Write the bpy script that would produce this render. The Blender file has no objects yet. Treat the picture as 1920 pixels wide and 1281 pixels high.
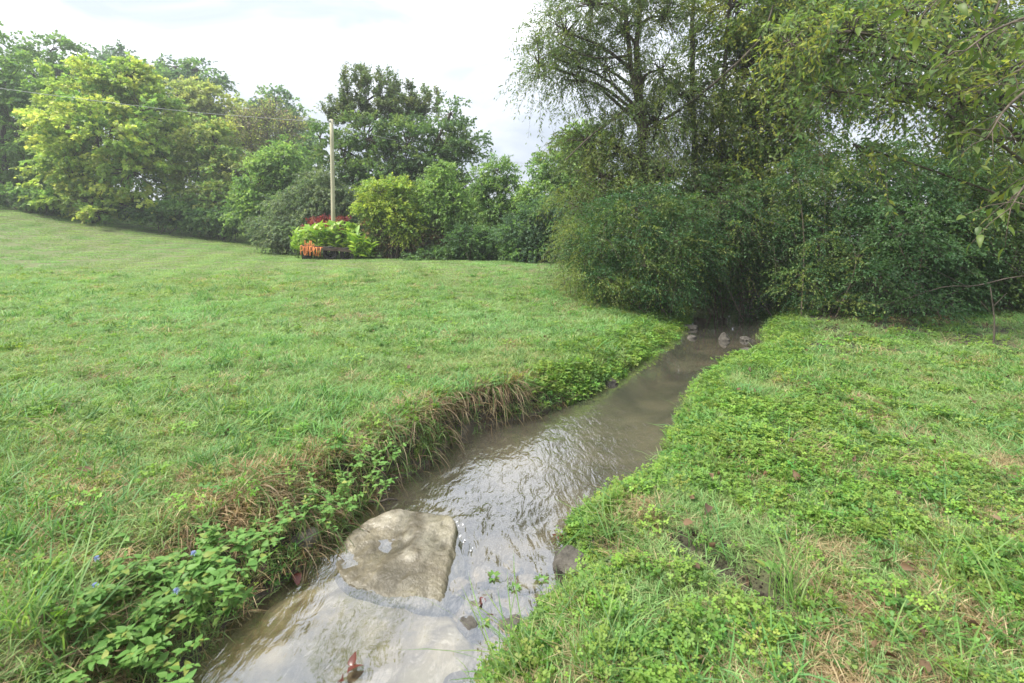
import bpy, bmesh, math, random
import numpy as np
from mathutils import Vector, Matrix, noise as mnoise

random.seed(7)
rng = np.random.default_rng(7)
scene = bpy.context.scene
COL = scene.collection

# ------------------------------------------------------------------ camera
F = 907.0            # focal length in photograph pixels (1920 wide)
CX, HY = 960.0, 460.0  # principal column, horizon row
CAMZ = 1.7
cam = bpy.data.cameras.new('camera')
cam.sensor_width = 36.0
cam.lens = 36.0 * F / 1920.0
cam.shift_y = -(640.5 - HY) / 1920.0
cam.clip_start = 0.05
cam.clip_end = 3000
cam.dof.use_dof = True
cam.dof.focus_distance = 7.0
cam.dof.aperture_fstop = 4.0
camo = bpy.data.objects.new('camera', cam)
COL.objects.link(camo)
camo.location = (0, 0, CAMZ)
camo.rotation_euler = (math.radians(90), 0, 0)
scene.camera = camo

# ------------------------------------------------------------------ world + sun
SUN_EL, SUN_AZ = math.radians(54), math.radians(-108)   # azimuth from +Y, negative = left
world = bpy.data.worlds.new('World')
scene.world = world
world.use_nodes = True
wn, wl = world.node_tree.nodes, world.node_tree.links
wn.clear()
w_out = wn.new('ShaderNodeOutputWorld')
w_bg = wn.new('ShaderNodeBackground')
w_bg.inputs['Strength'].default_value = 0.12
sky = wn.new('ShaderNodeTexSky')
sky.sky_type = 'NISHITA'
sky.sun_disc = False
sky.sun_elevation = SUN_EL
sky.sun_rotation = SUN_AZ
sky.dust_density = 3.0
sky.air_density = 1.0
w_tc = wn.new('ShaderNodeTexCoord')
w_map = wn.new('ShaderNodeMapping')
w_map.inputs['Scale'].default_value = (1.0, 1.6, 3.2)
w_map.inputs['Rotation'].default_value = (0.0, 0.35, 0.5)
wl.new(w_tc.outputs['Generated'], w_map.inputs['Vector'])
w_n = wn.new('ShaderNodeTexNoise')
w_n.inputs['Scale'].default_value = 2.2
w_n.inputs['Detail'].default_value = 5.0
w_n.inputs['Roughness'].default_value = 0.55
w_n.inputs['Distortion'].default_value = 0.6
wl.new(w_map.outputs['Vector'], w_n.inputs['Vector'])
w_r = wn.new('ShaderNodeValToRGB')
w_r.color_ramp.elements[0].position = 0.40
w_r.color_ramp.elements[0].color = (1.35, 1.48, 1.68, 1)
w_r.color_ramp.elements[1].position = 0.72
w_r.color_ramp.elements[1].color = (3.0, 3.05, 3.1, 1)
wl.new(w_n.outputs['Fac'], w_r.inputs['Fac'])
w_mix = wn.new('ShaderNodeMix')
w_mix.data_type = 'RGBA'
w_mix.inputs['Factor'].default_value = 0.9      # thin bright overcast over the blue
wl.new(sky.outputs['Color'], w_mix.inputs['A'])
w_sep = wn.new('ShaderNodeSeparateXYZ')
wl.new(w_tc.outputs['Generated'], w_sep.inputs['Vector'])
w_gr = wn.new('ShaderNodeMapRange')            # standard overcast sky: zenith three times the horizon
w_gr.inputs['To Min'].default_value = 1.0
w_gr.inputs['To Max'].default_value = 3.0
wl.new(w_sep.outputs['Z'], w_gr.inputs['Value'])
w_mul = wn.new('ShaderNodeMix')
w_mul.data_type = 'RGBA'
w_mul.blend_type = 'MULTIPLY'
w_mul.inputs['Factor'].default_value = 1.0
wl.new(w_r.outputs['Color'], w_mul.inputs['A'])
wl.new(w_gr.outputs['Result'], w_mul.inputs['B'])
wl.new(w_mul.outputs['Result'], w_mix.inputs['B'])
wl.new(w_mix.outputs['Result'], w_bg.inputs['Color'])
wl.new(w_bg.outputs['Background'], w_out.inputs['Surface'])

sun = bpy.data.lights.new('sun', 'SUN')
sun.energy = 2.8
sun.angle = math.radians(14)
sun.color = (1.0, 0.95, 0.86)
suno = bpy.data.objects.new('sun', sun)
COL.objects.link(suno)
sd = Vector((math.sin(SUN_AZ) * math.cos(SUN_EL), math.cos(SUN_AZ) * math.cos(SUN_EL), math.sin(SUN_EL)))
suno.rotation_euler = (-sd).to_track_quat('-Z', 'Y').to_euler()
suno.location = (0, 0, 40)

scene.view_settings.view_transform = 'Standard'
scene.view_settings.look = 'None'
scene.view_settings.exposure = 1.55
scene.view_settings.gamma = 1.0
scene.render.engine = 'CYCLES'
cy = scene.cycles
cy.max_bounces = 7
cy.diffuse_bounces = 3
cy.glossy_bounces = 3
cy.transmission_bounces = 4
cy.transparent_max_bounces = 8
cy.caustics_reflective = False
cy.caustics_refractive = False
cy.use_denoising = True
cy.sample_clamp_indirect = 6.0


# ------------------------------------------------------------------ helpers
def P(u, v, Y):
    """photograph pixel at depth Y -> world point"""
    return np.array([(u - CX) / F * Y, Y, CAMZ - (v - HY) / F * Y])


def sstep(a, b, x):
    t = np.clip((x - a) / (b - a), 0, 1)
    return t * t * (3 - 2 * t)


def vnoise(x, y, seed=0):
    xi, yi = np.floor(x).astype(np.int64), np.floor(y).astype(np.int64)
    xf, yf = x - xi, y - yi
    xf, yf = xf * xf * (3 - 2 * xf), yf * yf * (3 - 2 * yf)

    def h(i, j):
        n = (i * 374761393 + j * 668265263 + seed * 982451653) & 0x7fffffff
        n = ((n ^ (n >> 13)) * 1274126177) & 0x7fffffff
        return ((n ^ (n >> 16)) & 0xffff) / 65535.0
    a, b, c, d = h(xi, yi), h(xi + 1, yi), h(xi, yi + 1), h(xi + 1, yi + 1)
    return (a * (1 - xf) + b * xf) * (1 - yf) + (c * (1 - xf) + d * xf) * yf


def fbm(x, y, seed=0, oct=3):
    s, a, t = 0, 1.0, 0
    for k in range(oct):
        s = s + a * vnoise(x * 2 ** k, y * 2 ** k, seed + k * 17)
        t += a
        a *= 0.5
    return s / t


def unit(a):
    return a / np.maximum(np.linalg.norm(a, axis=-1, keepdims=True), 1e-9)


def mesh_from(name, verts, face_sizes, loops, smooth=False):
    me = bpy.data.meshes.new(name)
    verts = np.ascontiguousarray(verts, dtype=np.float32)
    loops = np.ascontiguousarray(loops, dtype=np.int32)
    sizes = np.ascontiguousarray(face_sizes, dtype=np.int32)
    me.vertices.add(len(verts))
    me.vertices.foreach_set('co', verts.ravel())
    me.loops.add(len(loops))
    me.loops.foreach_set('vertex_index', loops)
    me.polygons.add(len(sizes))
    st = np.zeros(len(sizes), dtype=np.int32)
    st[1:] = np.cumsum(sizes)[:-1]
    me.polygons.foreach_set('loop_start', st)
    me.polygons.foreach_set('loop_total', sizes)
    me.polygons.foreach_set('use_smooth', np.full(len(sizes), smooth, dtype=bool))
    me.update(calc_edges=True)
    return me


def face_color(me, cols):
    at = me.attributes.new('col', 'FLOAT_COLOR', 'FACE')
    c = np.ones((len(me.polygons), 4), dtype=np.float32)
    c[:, :3] = cols
    at.data.foreach_set('color', c.ravel())


def add_obj(name, data, mat=None, parent=None, loc=None):
    o = bpy.data.objects.new(name, data)
    COL.objects.link(o)
    if mat is not None and data is not None and len(data.materials) == 0:
        data.materials.append(mat)
    if parent is not None:
        o.parent = parent
    if loc is not None:
        o.location = loc
    return o


def tag(o, label=None, cat=None, group=None, kind=None):
    if label:
        o['label'] = label
    if cat:
        o['category'] = cat
    if group:
        o['group'] = group
    if kind:
        o['kind'] = kind
    return o


def empty(name, loc=(0, 0, 0), rz=0.0):
    o = bpy.data.objects.new(name, None)
    COL.objects.link(o)
    o.location = loc
    o.rotation_euler = (0, 0, rz)
    o.empty_display_size = 0.1
    return o


class Geo:
    """collects verts and faces of one mesh"""

    def __init__(self):
        self.v, self.s, self.l, self.n = [], [], [], 0

    def add(self, verts, faces):
        verts = np.asarray(verts, float)
        for f in faces:
            self.s.append(len(f))
            self.l.extend([i + self.n for i in f])
        self.v.append(verts)
        self.n += len(verts)

    def tube(self, pts, radii, sides=6, cap=True):
        pts = np.asarray(pts, float)
        n = len(pts)
        radii = np.broadcast_to(np.asarray(radii, float), (n,))
        d = np.gradient(pts, axis=0)
        d = unit(d)
        ref = np.array([0, 0, 1.0]) if abs(d[0][2]) < 0.9 else np.array([1.0, 0, 0])
        a = unit(np.cross(d, ref))
        b = np.cross(d, a)
        th = np.arange(sides) * 2 * math.pi / sides
        ring = (a[:, None, :] * np.cos(th)[None, :, None] + b[:, None, :] * np.sin(th)[None, :, None]) * radii[:, None, None] + pts[:, None, :]
        fs = []
        for i in range(n - 1):
            for k in range(sides):
                k2 = (k + 1) % sides
                fs.append((i * sides + k, i * sides + k2, (i + 1) * sides + k2, (i + 1) * sides + k))
        if cap:
            fs.append(tuple(range(sides))[::-1])
            fs.append(tuple((n - 1) * sides + k for k in range(sides)))
        self.add(ring.reshape(-1, 3), fs)

    def box(self, c, size, rot=None):
        c, s = np.asarray(c, float), np.asarray(size, float) / 2
        v = np.array([[x, y, z] for x in (-1, 1) for y in (-1, 1) for z in (-1, 1)], float) * s
        if rot is not None:
            v = v @ np.array(rot).T
        self.add(v + c, [(0, 1, 3, 2), (4, 6, 7, 5), (0, 4, 5, 1), (2, 3, 7, 6), (0, 2, 6, 4), (1, 5, 7, 3)])

    def mesh(self, name, smooth=False):
        return mesh_from(name, np.concatenate(self.v), self.s, self.l, smooth)


def spline(ctrl, n):
    """Catmull-Rom through control points"""
    c = np.asarray(ctrl, float)
    if len(c) == 2:
        t = np.linspace(0, 1, n)[:, None]
        return c[0] * (1 - t) + c[1] * t
    p = np.vstack([2 * c[0] - c[1], c, 2 * c[-1] - c[-2]])
    t = np.linspace(0, len(c) - 1 - 1e-6, n)
    i = t.astype(int)
    f = (t - i)[:, None]
    p0, p1, p2, p3 = p[i], p[i + 1], p[i + 2], p[i + 3]
    return 0.5 * (2 * p1 + (p2 - p0) * f + (2 * p0 - 5 * p1 + 4 * p2 - p3) * f ** 2 + (3 * p1 - p0 - 3 * p2 + p3) * f ** 3)


# ------------------------------------------------------------------ materials
def new_mat(name):
    m = bpy.data.materials.new(name)
    m.use_nodes = True
    m.node_tree.nodes.clear()
    nt = m.node_tree
    out = nt.nodes.new('ShaderNodeOutputMaterial')
    return m, nt.nodes, nt.links, out


def leaf_material(name, attr='col', attr_type='GEOMETRY', tint=None, rough=0.5, spec=0.35, trans=0.48, tboost=1.3):
    m, N, L, out = new_mat(name)
    a = N.new('ShaderNodeAttribute')
    a.attribute_type = attr_type
    a.attribute_name = attr
    col = a.outputs['Color']
    if tint:
        b = N.new('ShaderNodeAttribute')
        b.attribute_type = 'INSTANCER'
        b.attribute_name = tint
        mx = N.new('ShaderNodeMix')
        mx.data_type = 'RGBA'
        mx.blend_type = 'MULTIPLY'
        mx.inputs['Factor'].default_value = 1.0
        L.new(col, mx.inputs['A'])
        L.new(b.outputs['Color'], mx.inputs['B'])
        col = mx.outputs['Result']
    p = N.new('ShaderNodeBsdfPrincipled')
    p.inputs['Roughness'].default_value = rough
    p.inputs['Specular IOR Level'].default_value = spec
    L.new(col, p.inputs['Base Color'])
    t = N.new('ShaderNodeBsdfTranslucent')
    g = N.new('ShaderNodeMix')
    g.data_type = 'RGBA'
    g.blend_type = 'MULTIPLY'
    g.inputs['Factor'].default_value = 1.0
    g.inputs['B'].default_value = (tboost * 1.1, tboost * 1.12, tboost * 0.6, 1)
    L.new(col, g.inputs['A'])
    L.new(g.outputs['Result'], t.inputs['Color'])
    s = N.new('ShaderNodeMixShader')
    s.inputs['Fac'].default_value = trans
    L.new(p.outputs['BSDF'], s.inputs[1])
    L.new(t.outputs['BSDF'], s.inputs[2])
    L.new(s.outputs['Shader'], out.inputs['Surface'])
    return m


def noise_material(name, c1, c2, scale=8.0, rough=0.85, bump=0.4, detail=6.0, stretch=(1, 1, 1), c3=None, bscale=None, spec=0.3):
    m, N, L, out = new_mat(name)
    tc = N.new('ShaderNodeTexCoord')
    mp = N.new('ShaderNodeMapping')
    mp.inputs['Scale'].default_value = stretch
    L.new(tc.outputs['Object'], mp.inputs['Vector'])
    n = N.new('ShaderNodeTexNoise')
    n.inputs['Scale'].default_value = scale
    n.inputs['Detail'].default_value = detail
    n.inputs['Roughness'].default_value = 0.65
    L.new(mp.outputs['Vector'], n.inputs['Vector'])
    r = N.new('ShaderNodeValToRGB')
    r.color_ramp.elements[0].position = 0.32
    r.color_ramp.elements[0].color = (*c1, 1)
    r.color_ramp.elements[1].position = 0.68
    r.color_ramp.elements[1].color = (*c2, 1)
    if c3:
        e = r.color_ramp.elements.new(0.5)
        e.color = (*c3, 1)
    L.new(n.outputs['Fac'], r.inputs['Fac'])
    p = N.new('ShaderNodeBsdfPrincipled')
    p.inputs['Roughness'].default_value = rough
    p.inputs['Specular IOR Level'].default_value = spec
    L.new(r.outputs['Color'], p.inputs['Base Color'])
    n2 = N.new('ShaderNodeTexNoise')
    n2.inputs['Scale'].default_value = bscale or scale * 2.5
    n2.inputs['Detail'].default_value = 8
    L.new(mp.outputs['Vector'], n2.inputs['Vector'])
    b = N.new('ShaderNodeBump')
    b.inputs['Strength'].default_value = bump
    b.inputs['Distance'].default_value = 0.02
    L.new(n2.outputs['Fac'], b.inputs['Height'])
    L.new(b.outputs['Normal'], p.inputs['Normal'])
    L.new(p.outputs['BSDF'], out.inputs['Surface'])
    return m


M_leaf = leaf_material('foliage')
M_leaf_gloss = leaf_material('foliage_waxy', rough=0.45, spec=0.3, trans=0.36)
M_grass = leaf_material('grass_blades', tint='tint', rough=0.55, spec=0.3, trans=0.35)
M_clover = leaf_material('clover_leaves', tint='tint', rough=0.5, spec=0.3, trans=0.4)
M_bark = noise_material('bark', (0.035, 0.028, 0.022), (0.15, 0.125, 0.10), 9, 0.95, 0.8, stretch=(1, 1, 0.25))
M_bark_grey = noise_material('bark_grey', (0.09, 0.08, 0.07), (0.26, 0.235, 0.21), 9, 0.95, 0.8, stretch=(1, 1, 0.25))
M_twig = noise_material('twig_bark', (0.06, 0.048, 0.036), (0.17, 0.14, 0.105), 20, 0.9, 0.3)
M_rock = noise_material('creek_rock', (0.16, 0.145, 0.115), (0.42, 0.39, 0.32), 4.5, 0.42, 0.6, c3=(0.33, 0.29, 0.21), bscale=11, spec=0.5)
M_rock_dry = noise_material('bank_rock', (0.16, 0.145, 0.12), (0.42, 0.38, 0.31), 9, 0.8, 0.6, bscale=30)
M_mudrock2 = noise_material('bank_stone', (0.07, 0.062, 0.05), (0.19, 0.175, 0.14), 14, 0.75, 0.7, bscale=40)
M_mudrock = noise_material('mud_rock', (0.04, 0.036, 0.03), (0.115, 0.105, 0.088), 14, 0.9, 0.7, bscale=40)

# ------------------------------------------------------------------ stream outline and terrain
LEFT = [(-1.0, -4), (-1.15, 0), (-1.25, 1.3), (-1.304, 1.878), (-1.331, 2.235), (-1.055, 2.659), (-0.986, 3.084), (-0.961, 3.352),
        (-0.688, 3.671), (-0.437, 4.406), (0.2125, 4.819), (0.835, 5.41), (1.36, 6.168), (1.855, 7.01), (2.834, 8.567), (3.45, 9.64), (4.0, 11.0), (4.6, 12.6), (5.0, 15), (5.3, 20), (5.4, 28)]
RIGHT = [(-0.1, -4), (-0.2, 0), (-0.2, 1.3), (-0.166, 1.878), (0.127, 2.30), (0.36, 2.528), (0.315, 2.856), (0.602, 3.2125), (1.067, 3.586),
         (1.356, 4.168), (1.72, 4.9), (2.141, 5.711), (2.81, 6.70), (3.45, 7.34), (4.3, 8.2), (4.6, 8.9), (5.0, 9.6), (5.63, 10.63), (6.3, 12.6), (6.8, 15), (7.1, 20), (7.2, 28)]
LA, RA = np.array(LEFT), np.array(RIGHT)


def stream_edges(y):
    wob = 0.035 * (fbm(y * 3.1, y * 0 + 3.3, 5) - 0.5) * 2
    wob2 = 0.035 * (fbm(y * 3.1, y * 0 + 9.3, 6) - 0.5) * 2
    return np.interp(y, LA[:, 1], LA[:, 0]) + wob, np.interp(y, RA[:, 1], RA[:, 0]) + wob2


yy = np.linspace(-4, 28, 500)
_l, _r = stream_edges(yy)
EL, ER = np.stack([_l, yy], 1), np.stack([_r, yy], 1)


def poly_dist(x, y, line):
    pts = np.stack([x, y], 1)
    best = np.full(len(x), 1e9)
    a, b = line[:-1], line[1:]
    ab = b - a
    l2 = (ab ** 2).sum(1)
    for s in range(0, len(pts), 4000):
        q = pts[s:s + 4000]
        t = np.clip(((q[:, None, :] - a) * ab).sum(2) / l2, 0, 1)
        d = q[:, None, :] - (a + ab * t[..., None])
        best[s:s + 4000] = np.sqrt((d ** 2).sum(2).min(1))
    return best


def stream_sd(x, y):
    """signed distance to the water's edge (positive on land), side (-1 left, +1 right)"""
    x, y = np.asarray(x, float), np.asarray(y, float)
    l, r = stream_edges(np.clip(y, -4, 28))
    inside = (x > l) & (x < r)
    side = np.where(x < (l + r) / 2, -1, 1)
    d = np.full(len(x), 50.0)
    near = (x > l - 6) & (x < r + 6) & (y > -6) & (y < 32)
    if near.any():
        dl = poly_dist(x[near], y[near], EL[::3])
        dr = poly_dist(x[near], y[near], ER[::3])
        d[near] = np.minimum(dl, dr)
    far = ~near
    d[far] = np.minimum(np.maximum(np.maximum(l[far] - x[far], x[far] - r[far]), 6), 50)
    d = np.where(inside, -d, d)
    return d, side


CTRL = np.array([
    (-1.5, 1.5, .33), (-1.6, 3, .36), (-0.9, 4.6, .35), (0.5, 6, .32), (1.6, 8, .27), (2.5, 9.7, .22), (1.4, 12, .55), (1.6, 16, .92),
    (-7.4, 20, 1.1), (-15, 30, 1.65), (-35, 33, 4.85), (-5, 4.7, .47), (-7.9, 7.5, .56), (-11, 10.5, .68), (-17, 16, 1.0), (-24.3, 23, 2.3),
    (-3, 9, .5), (-5, 14, .82), (-1, 14, .8),
    (0.5, 1.6, .2), (1.5, 2.5, .22), (3, 4, .2), (4.2, 6, .18), (8, 8, .24), (6.5, 9.8, .22), (3, 1.2, .26), (10, 3, .35), (14, 10, .6), (10, 16, .7),
    (0, -4, .3), (-10, -2, .7), (10, -5, .5), (-60, 70, 8), (0, 70, 1.6), (60, 70, 2), (70, 0, 1.2), (-70, 0, 4), (0, -60, .5), (-22, 45, 2.6), (5, 40, 1.2), (-45, 45, 6)], float)
_c = 2.0
_A = np.sqrt(((CTRL[:, None, :2] - CTRL[None, :, :2]) ** 2).sum(2) + _c * _c)
_n = len(CTRL)
_M = np.zeros((_n + 1, _n + 1))
_M[:_n, :_n] = _A
_M[:_n, _n] = 1
_M[_n, :_n] = 1
_W = np.linalg.solve(_M, np.append(CTRL[:, 2], 0))


def base_h(x, y):
    r = np.sqrt((x[:, None] - CTRL[None, :, 0]) ** 2 + (y[:, None] - CTRL[None, :, 1]) ** 2 + _c * _c)
    return r @ _W[:-1] + _W[-1]


def water_z(y):
    return -0.05 * (1 - sstep(2.25, 2.95, np.asarray(y, float)))


GULLY = [(0.98, 2.30, 0.11, 0.10), (1.08, 2.17, 0.12, 0.14), (1.16, 2.05, 0.11, 0.12), (0.86, 2.43, 0.08, 0.05), (1.40, 1.62, 0.09, 0.1)]


def terrain(x, y):
    x, y = np.asarray(x, float), np.asarray(y, float)
    xs, ys = np.clip(x, -75, 75), np.clip(y, -60, 75)
    b = base_h(xs, ys)
    d, side = stream_sd(x, y)
    wl = 0.42 - 0.30 * sstep(2.9, 3.3, y) * (1 - sstep(4.7, 5.4, y)) + 0.5 * sstep(5.4, 8, y)
    wr = 0.45 + 0.2 * sstep(4, 7, y)
    wb = np.where(side < 0, wl, wr) * (0.75 + 0.5 * fbm(x * 2.3, y * 2.3, 31, 2))
    t = np.clip(d / wb, 0, 1)
    t = np.where(side < 0, 1 - (1 - t) ** 1.6, 1 - (1 - t) ** 1.3)
    lumps = 0.05 * (fbm(x * 1.7, y * 1.7, 11, 3) - 0.5) + 0.022 * (fbm(x * 7, y * 7, 12, 2) - 0.5)
    wz = water_z(y)
    land = (wz - 0.03) * (1 - t) + (b + lumps) * t
    depth = 0.05 + 0.13 * sstep(2.5, 3.6, y)
    bed = wz - 0.03 - depth * sstep(0, 0.35, -d) + 0.05 * (fbm(x * 3, y * 3, 21, 3) - 0.5)
    z = np.where(d > 0, land, bed)
    for gx, gy, gr, gd in GULLY:
        z = z - gd * np.exp(-((x - gx) ** 2 + (y - gy) ** 2) / (gr * gr))
    return z


def ground(x, y):
    return float(terrain(np.array([x]), np.array([y]))[0])


def axis(spans):
    out = [spans[0][0]]
    for a, b, s in spans:
        n = max(1, int(round((b - a) / s)))
        out += list(np.linspace(a, b, n + 1)[1:])
    return np.array(out)


gx = axis([(-900, -80, 120), (-80, -30, 3), (-30, -8, 0.8), (-8, -2.5, 0.2), (-2.5, 3, 0.055), (3, 6.5, 0.1), (6.5, 14, 0.4), (14, 40, 2), (40, 80, 5), (80, 900, 120)])
gy = axis([(-900, -60, 120), (-60, -5, 6), (-5, 1, 0.3), (1, 6, 0.055), (6, 11.5, 0.11), (11.5, 22, 0.3), (22, 45, 0.9), (45, 80, 4), (80, 900, 120)])
GX, GY = np.meshgrid(gx, gy)
gz = terrain(GX.ravel(), GY.ravel())
nx, ny = len(gx), len(gy)
idx = np.arange(nx * ny).reshape(ny, nx)
quads = np.stack([idx[:-1, :-1], idx[:-1, 1:], idx[1:, 1:], idx[1:, :-1]], -1).reshape(-1, 4)
me = mesh_from('ground', np.stack([GX.ravel(), GY.ravel(), gz], 1), np.full(len(quads), 4), quads.ravel(), True)
gd_, gside = stream_sd(GX.ravel(), GY.ravel())
at = me.attributes.new('bed', 'FLOAT', 'POINT')
at.data.foreach_set('value', (1 - sstep(-0.03, 0.05, gd_)).astype(np.float32))
mud = np.zeros(nx * ny)
for g in GULLY:
    mud = np.maximum(mud, np.exp(-((GX.ravel() - g[0]) ** 2 + (GY.ravel() - g[1]) ** 2) / (1.6 * g[2] * g[2])))
# bare earth by the thicket and right-hand trees, also painting in the canopy's shade
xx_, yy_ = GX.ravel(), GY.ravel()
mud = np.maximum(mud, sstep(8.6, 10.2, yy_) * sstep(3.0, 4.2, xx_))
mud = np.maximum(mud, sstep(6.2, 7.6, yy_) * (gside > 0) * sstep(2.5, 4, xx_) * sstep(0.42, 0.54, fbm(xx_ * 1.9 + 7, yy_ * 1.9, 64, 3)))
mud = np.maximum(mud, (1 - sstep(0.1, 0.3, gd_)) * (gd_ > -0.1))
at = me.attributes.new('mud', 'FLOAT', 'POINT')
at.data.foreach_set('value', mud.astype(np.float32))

m, N, L, out = new_mat('ground_soil')
tc = N.new('ShaderNodeTexCoord')
n1 = N.new('ShaderNodeTexNoise'); n1.inputs['Scale'].default_value = 6; n1.inputs['Detail'].default_value = 8
n2 = N.new('ShaderNodeTexNoise'); n2.inputs['Scale'].default_value = 55; n2.inputs['Detail'].default_value = 5
L.new(tc.outputs['Object'], n1.inputs['Vector']); L.new(tc.outputs['Object'], n2.inputs['Vector'])
r1 = N.new('ShaderNodeValToRGB')
r1.color_ramp.elements[0].color = (0.075, 0.10, 0.03, 1); r1.color_ramp.elements[0].position = 0.35
r1.color_ramp.elements[1].color = (0.15, 0.16, 0.06, 1); r1.color_ramp.elements[1].position = 0.7
L.new(n2.outputs['Fac'], r1.inputs['Fac'])
r2 = N.new('ShaderNodeValToRGB')   # stream bed silt and sand
r2.color_ramp.elements[0].color = (0.055, 0.046, 0.032, 1); r2.color_ramp.elements[0].position = 0.36
r2.color_ramp.elements[1].color = (0.21, 0.18, 0.13, 1); r2.color_ramp.elements[1].position = 0.62
n3 = N.new('ShaderNodeTexNoise'); n3.inputs['Scale'].default_value = 1.6; n3.inputs['Detail'].default_value = 7
L.new(tc.outputs['Object'], n3.inputs['Vector']); L.new(n3.outputs['Fac'], r2.inputs['Fac'])
r3 = N.new('ShaderNodeValToRGB')   # wet dark soil, also the painted canopy shade by the thicket
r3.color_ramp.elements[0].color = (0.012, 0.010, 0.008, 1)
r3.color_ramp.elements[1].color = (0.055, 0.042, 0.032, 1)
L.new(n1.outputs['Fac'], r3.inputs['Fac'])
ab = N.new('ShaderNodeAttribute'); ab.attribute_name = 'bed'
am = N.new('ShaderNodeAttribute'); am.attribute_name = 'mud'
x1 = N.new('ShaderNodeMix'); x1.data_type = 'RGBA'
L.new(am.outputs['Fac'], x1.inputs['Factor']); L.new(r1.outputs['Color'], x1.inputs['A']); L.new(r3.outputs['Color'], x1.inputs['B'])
x2 = N.new('ShaderNodeMix'); x2.data_type = 'RGBA'
L.new(ab.outputs['Fac'], x2.inputs['Factor']); L.new(x1.outputs['Result'], x2.inputs['A']); L.new(r2.outputs['Color'], x2.inputs['B'])
p = N.new('ShaderNodeBsdfPrincipled'); p.inputs['Roughness'].default_value = 0.85
L.new(x2.outputs['Result'], p.inputs['Base Color'])
bp = N.new('ShaderNodeBump'); bp.inputs['Strength'].default_value = 0.7; bp.inputs['Distance'].default_value = 0.02
L.new(n2.outputs['Fac'], bp.inputs['Height']); L.new(bp.outputs['Normal'], p.inputs['Normal'])
L.new(p.outputs['BSDF'], out.inputs['Surface'])
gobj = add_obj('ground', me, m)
tag(gobj, 'grassy ground sloping up from the creek to the wood', None, None, 'structure')

# ------------------------------------------------------------------ water
wy = axis([(-4, 1, 0.12), (1, 6, 0.028), (6, 12, 0.07), (12, 27.5, 0.4)])
ws = np.linspace(0, 1, 64)
el, er = stream_edges(wy)
WX = (el - 0.12)[:, None] * (1 - ws) + (er + 0.12)[:, None] * ws
WY = np.repeat(wy[:, None], len(ws), 1)
amp = 0.0022 + 0.012 * sstep(2.0, 2.5, WY) * (1 - sstep(2.9, 3.6, WY)) + 0.006 * sstep(1.2, 2.2, WY) * (1 - sstep(4.2, 6.0, WY))
fl = WX + WY * 0.25
wv = (fbm(fl * 9, WY * 5, 41, 3) - 0.5) + 0.6 * (fbm(fl * 22, WY * 13, 43, 2) - 0.5)
WZ = water_z(WY) + amp * wv
idx = np.arange(WX.size).reshape(WX.shape)
quads = np.stack([idx[:-1, :-1], idx[:-1, 1:], idx[1:, 1:], idx[1:, :-1]], -1).reshape(-1, 4)
me = mesh_from('creek_water', np.stack([WX.ravel(), WY.ravel(), WZ.ravel()], 1), np.full(len(quads), 4), quads.ravel(), True)
at = me.attributes.new('ripple', 'FLOAT', 'POINT')
rip = 0.05 + 0.95 * sstep(1.4, 2.6, WY) * (1 - sstep(4.4, 6.4, WY))
at.data.foreach_set('value', rip.ravel().astype(np.float32))
at = me.attributes.new('murk', 'FLOAT', 'POINT')
at.data.foreach_set('value', (0.03 + 0.15 * sstep(2.4, 4.0, WY)).ravel().astype(np.float32))
m, N, L, out = new_mat('creek_water')
tc = N.new('ShaderNodeTexCoord')
mp = N.new('ShaderNodeMapping'); mp.inputs['Rotation'].default_value = (0, 0, 0.5); mp.inputs['Scale'].default_value = (1.0, 0.42, 1)
L.new(tc.outputs['Object'], mp.inputs['Vector'])
na = N.new('ShaderNodeTexNoise'); na.inputs['Scale'].default_value = 26; na.inputs['Detail'].default_value = 4; na.inputs['Distortion'].default_value = 0.8
L.new(mp.outputs['Vector'], na.inputs['Vector'])
ar = N.new('ShaderNodeAttribute'); ar.attribute_name = 'ripple'
nb = N.new('ShaderNodeTexNoise'); nb.inputs['Scale'].default_value = 16; nb.inputs['Detail'].default_value = 2; nb.inputs['Distortion'].default_value = 1.2
L.new(mp.outputs['Vector'], nb.inputs['Vector'])
nm = N.new('ShaderNodeMath'); nm.operation = 'MULTIPLY_ADD'; nm.inputs[1].default_value = 0.4
L.new(na.outputs['Fac'], nm.inputs[0]); L.new(nb.outputs['Fac'], nm.inputs[2])
mm = N.new('ShaderNodeMath'); mm.operation = 'MULTIPLY'
L.new(nm.outputs['Value'], mm.inputs[0]); L.new(ar.outputs['Fac'], mm.inputs[1])
bp = N.new('ShaderNodeBump'); bp.inputs['Strength'].default_value = 1.0; bp.inputs['Distance'].default_value = 0.0075
L.new(mm.outputs['Value'], bp.inputs['Height'])
lw = N.new('ShaderNodeLayerWeight'); lw.inputs['Blend'].default_value = 0.5
L.new(bp.outputs['Normal'], lw.inputs['Normal'])
pw = N.new('ShaderNodeMath'); pw.operation = 'POWER'; pw.inputs[1].default_value = 4.0
L.new(lw.outputs['Facing'], pw.inputs[0])
fr = N.new('ShaderNodeMapRange'); fr.inputs['To Min'].default_value = 0.29; fr.inputs['To Max'].default_value = 1.0
L.new(pw.outputs['Value'], fr.inputs['Value'])
gl = N.new('ShaderNodeBsdfGlossy'); gl.inputs['Roughness'].default_value = 0.03; gl.inputs['Color'].default_value = (1, 1, 1, 1)
L.new(bp.outputs['Normal'], gl.inputs['Normal'])
tr = N.new('ShaderNodeBsdfTransparent'); tr.inputs['Color'].default_value = (0.92, 0.89, 0.80, 1)
df = N.new('ShaderNodeBsdfDiffuse'); df.inputs['Color'].default_value = (0.20, 0.19, 0.16, 1)
mk = N.new('ShaderNodeMixShader'); amk = N.new('ShaderNodeAttribute'); amk.attribute_name = 'murk'; L.new(amk.outputs['Fac'], mk.inputs['Fac'])
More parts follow.
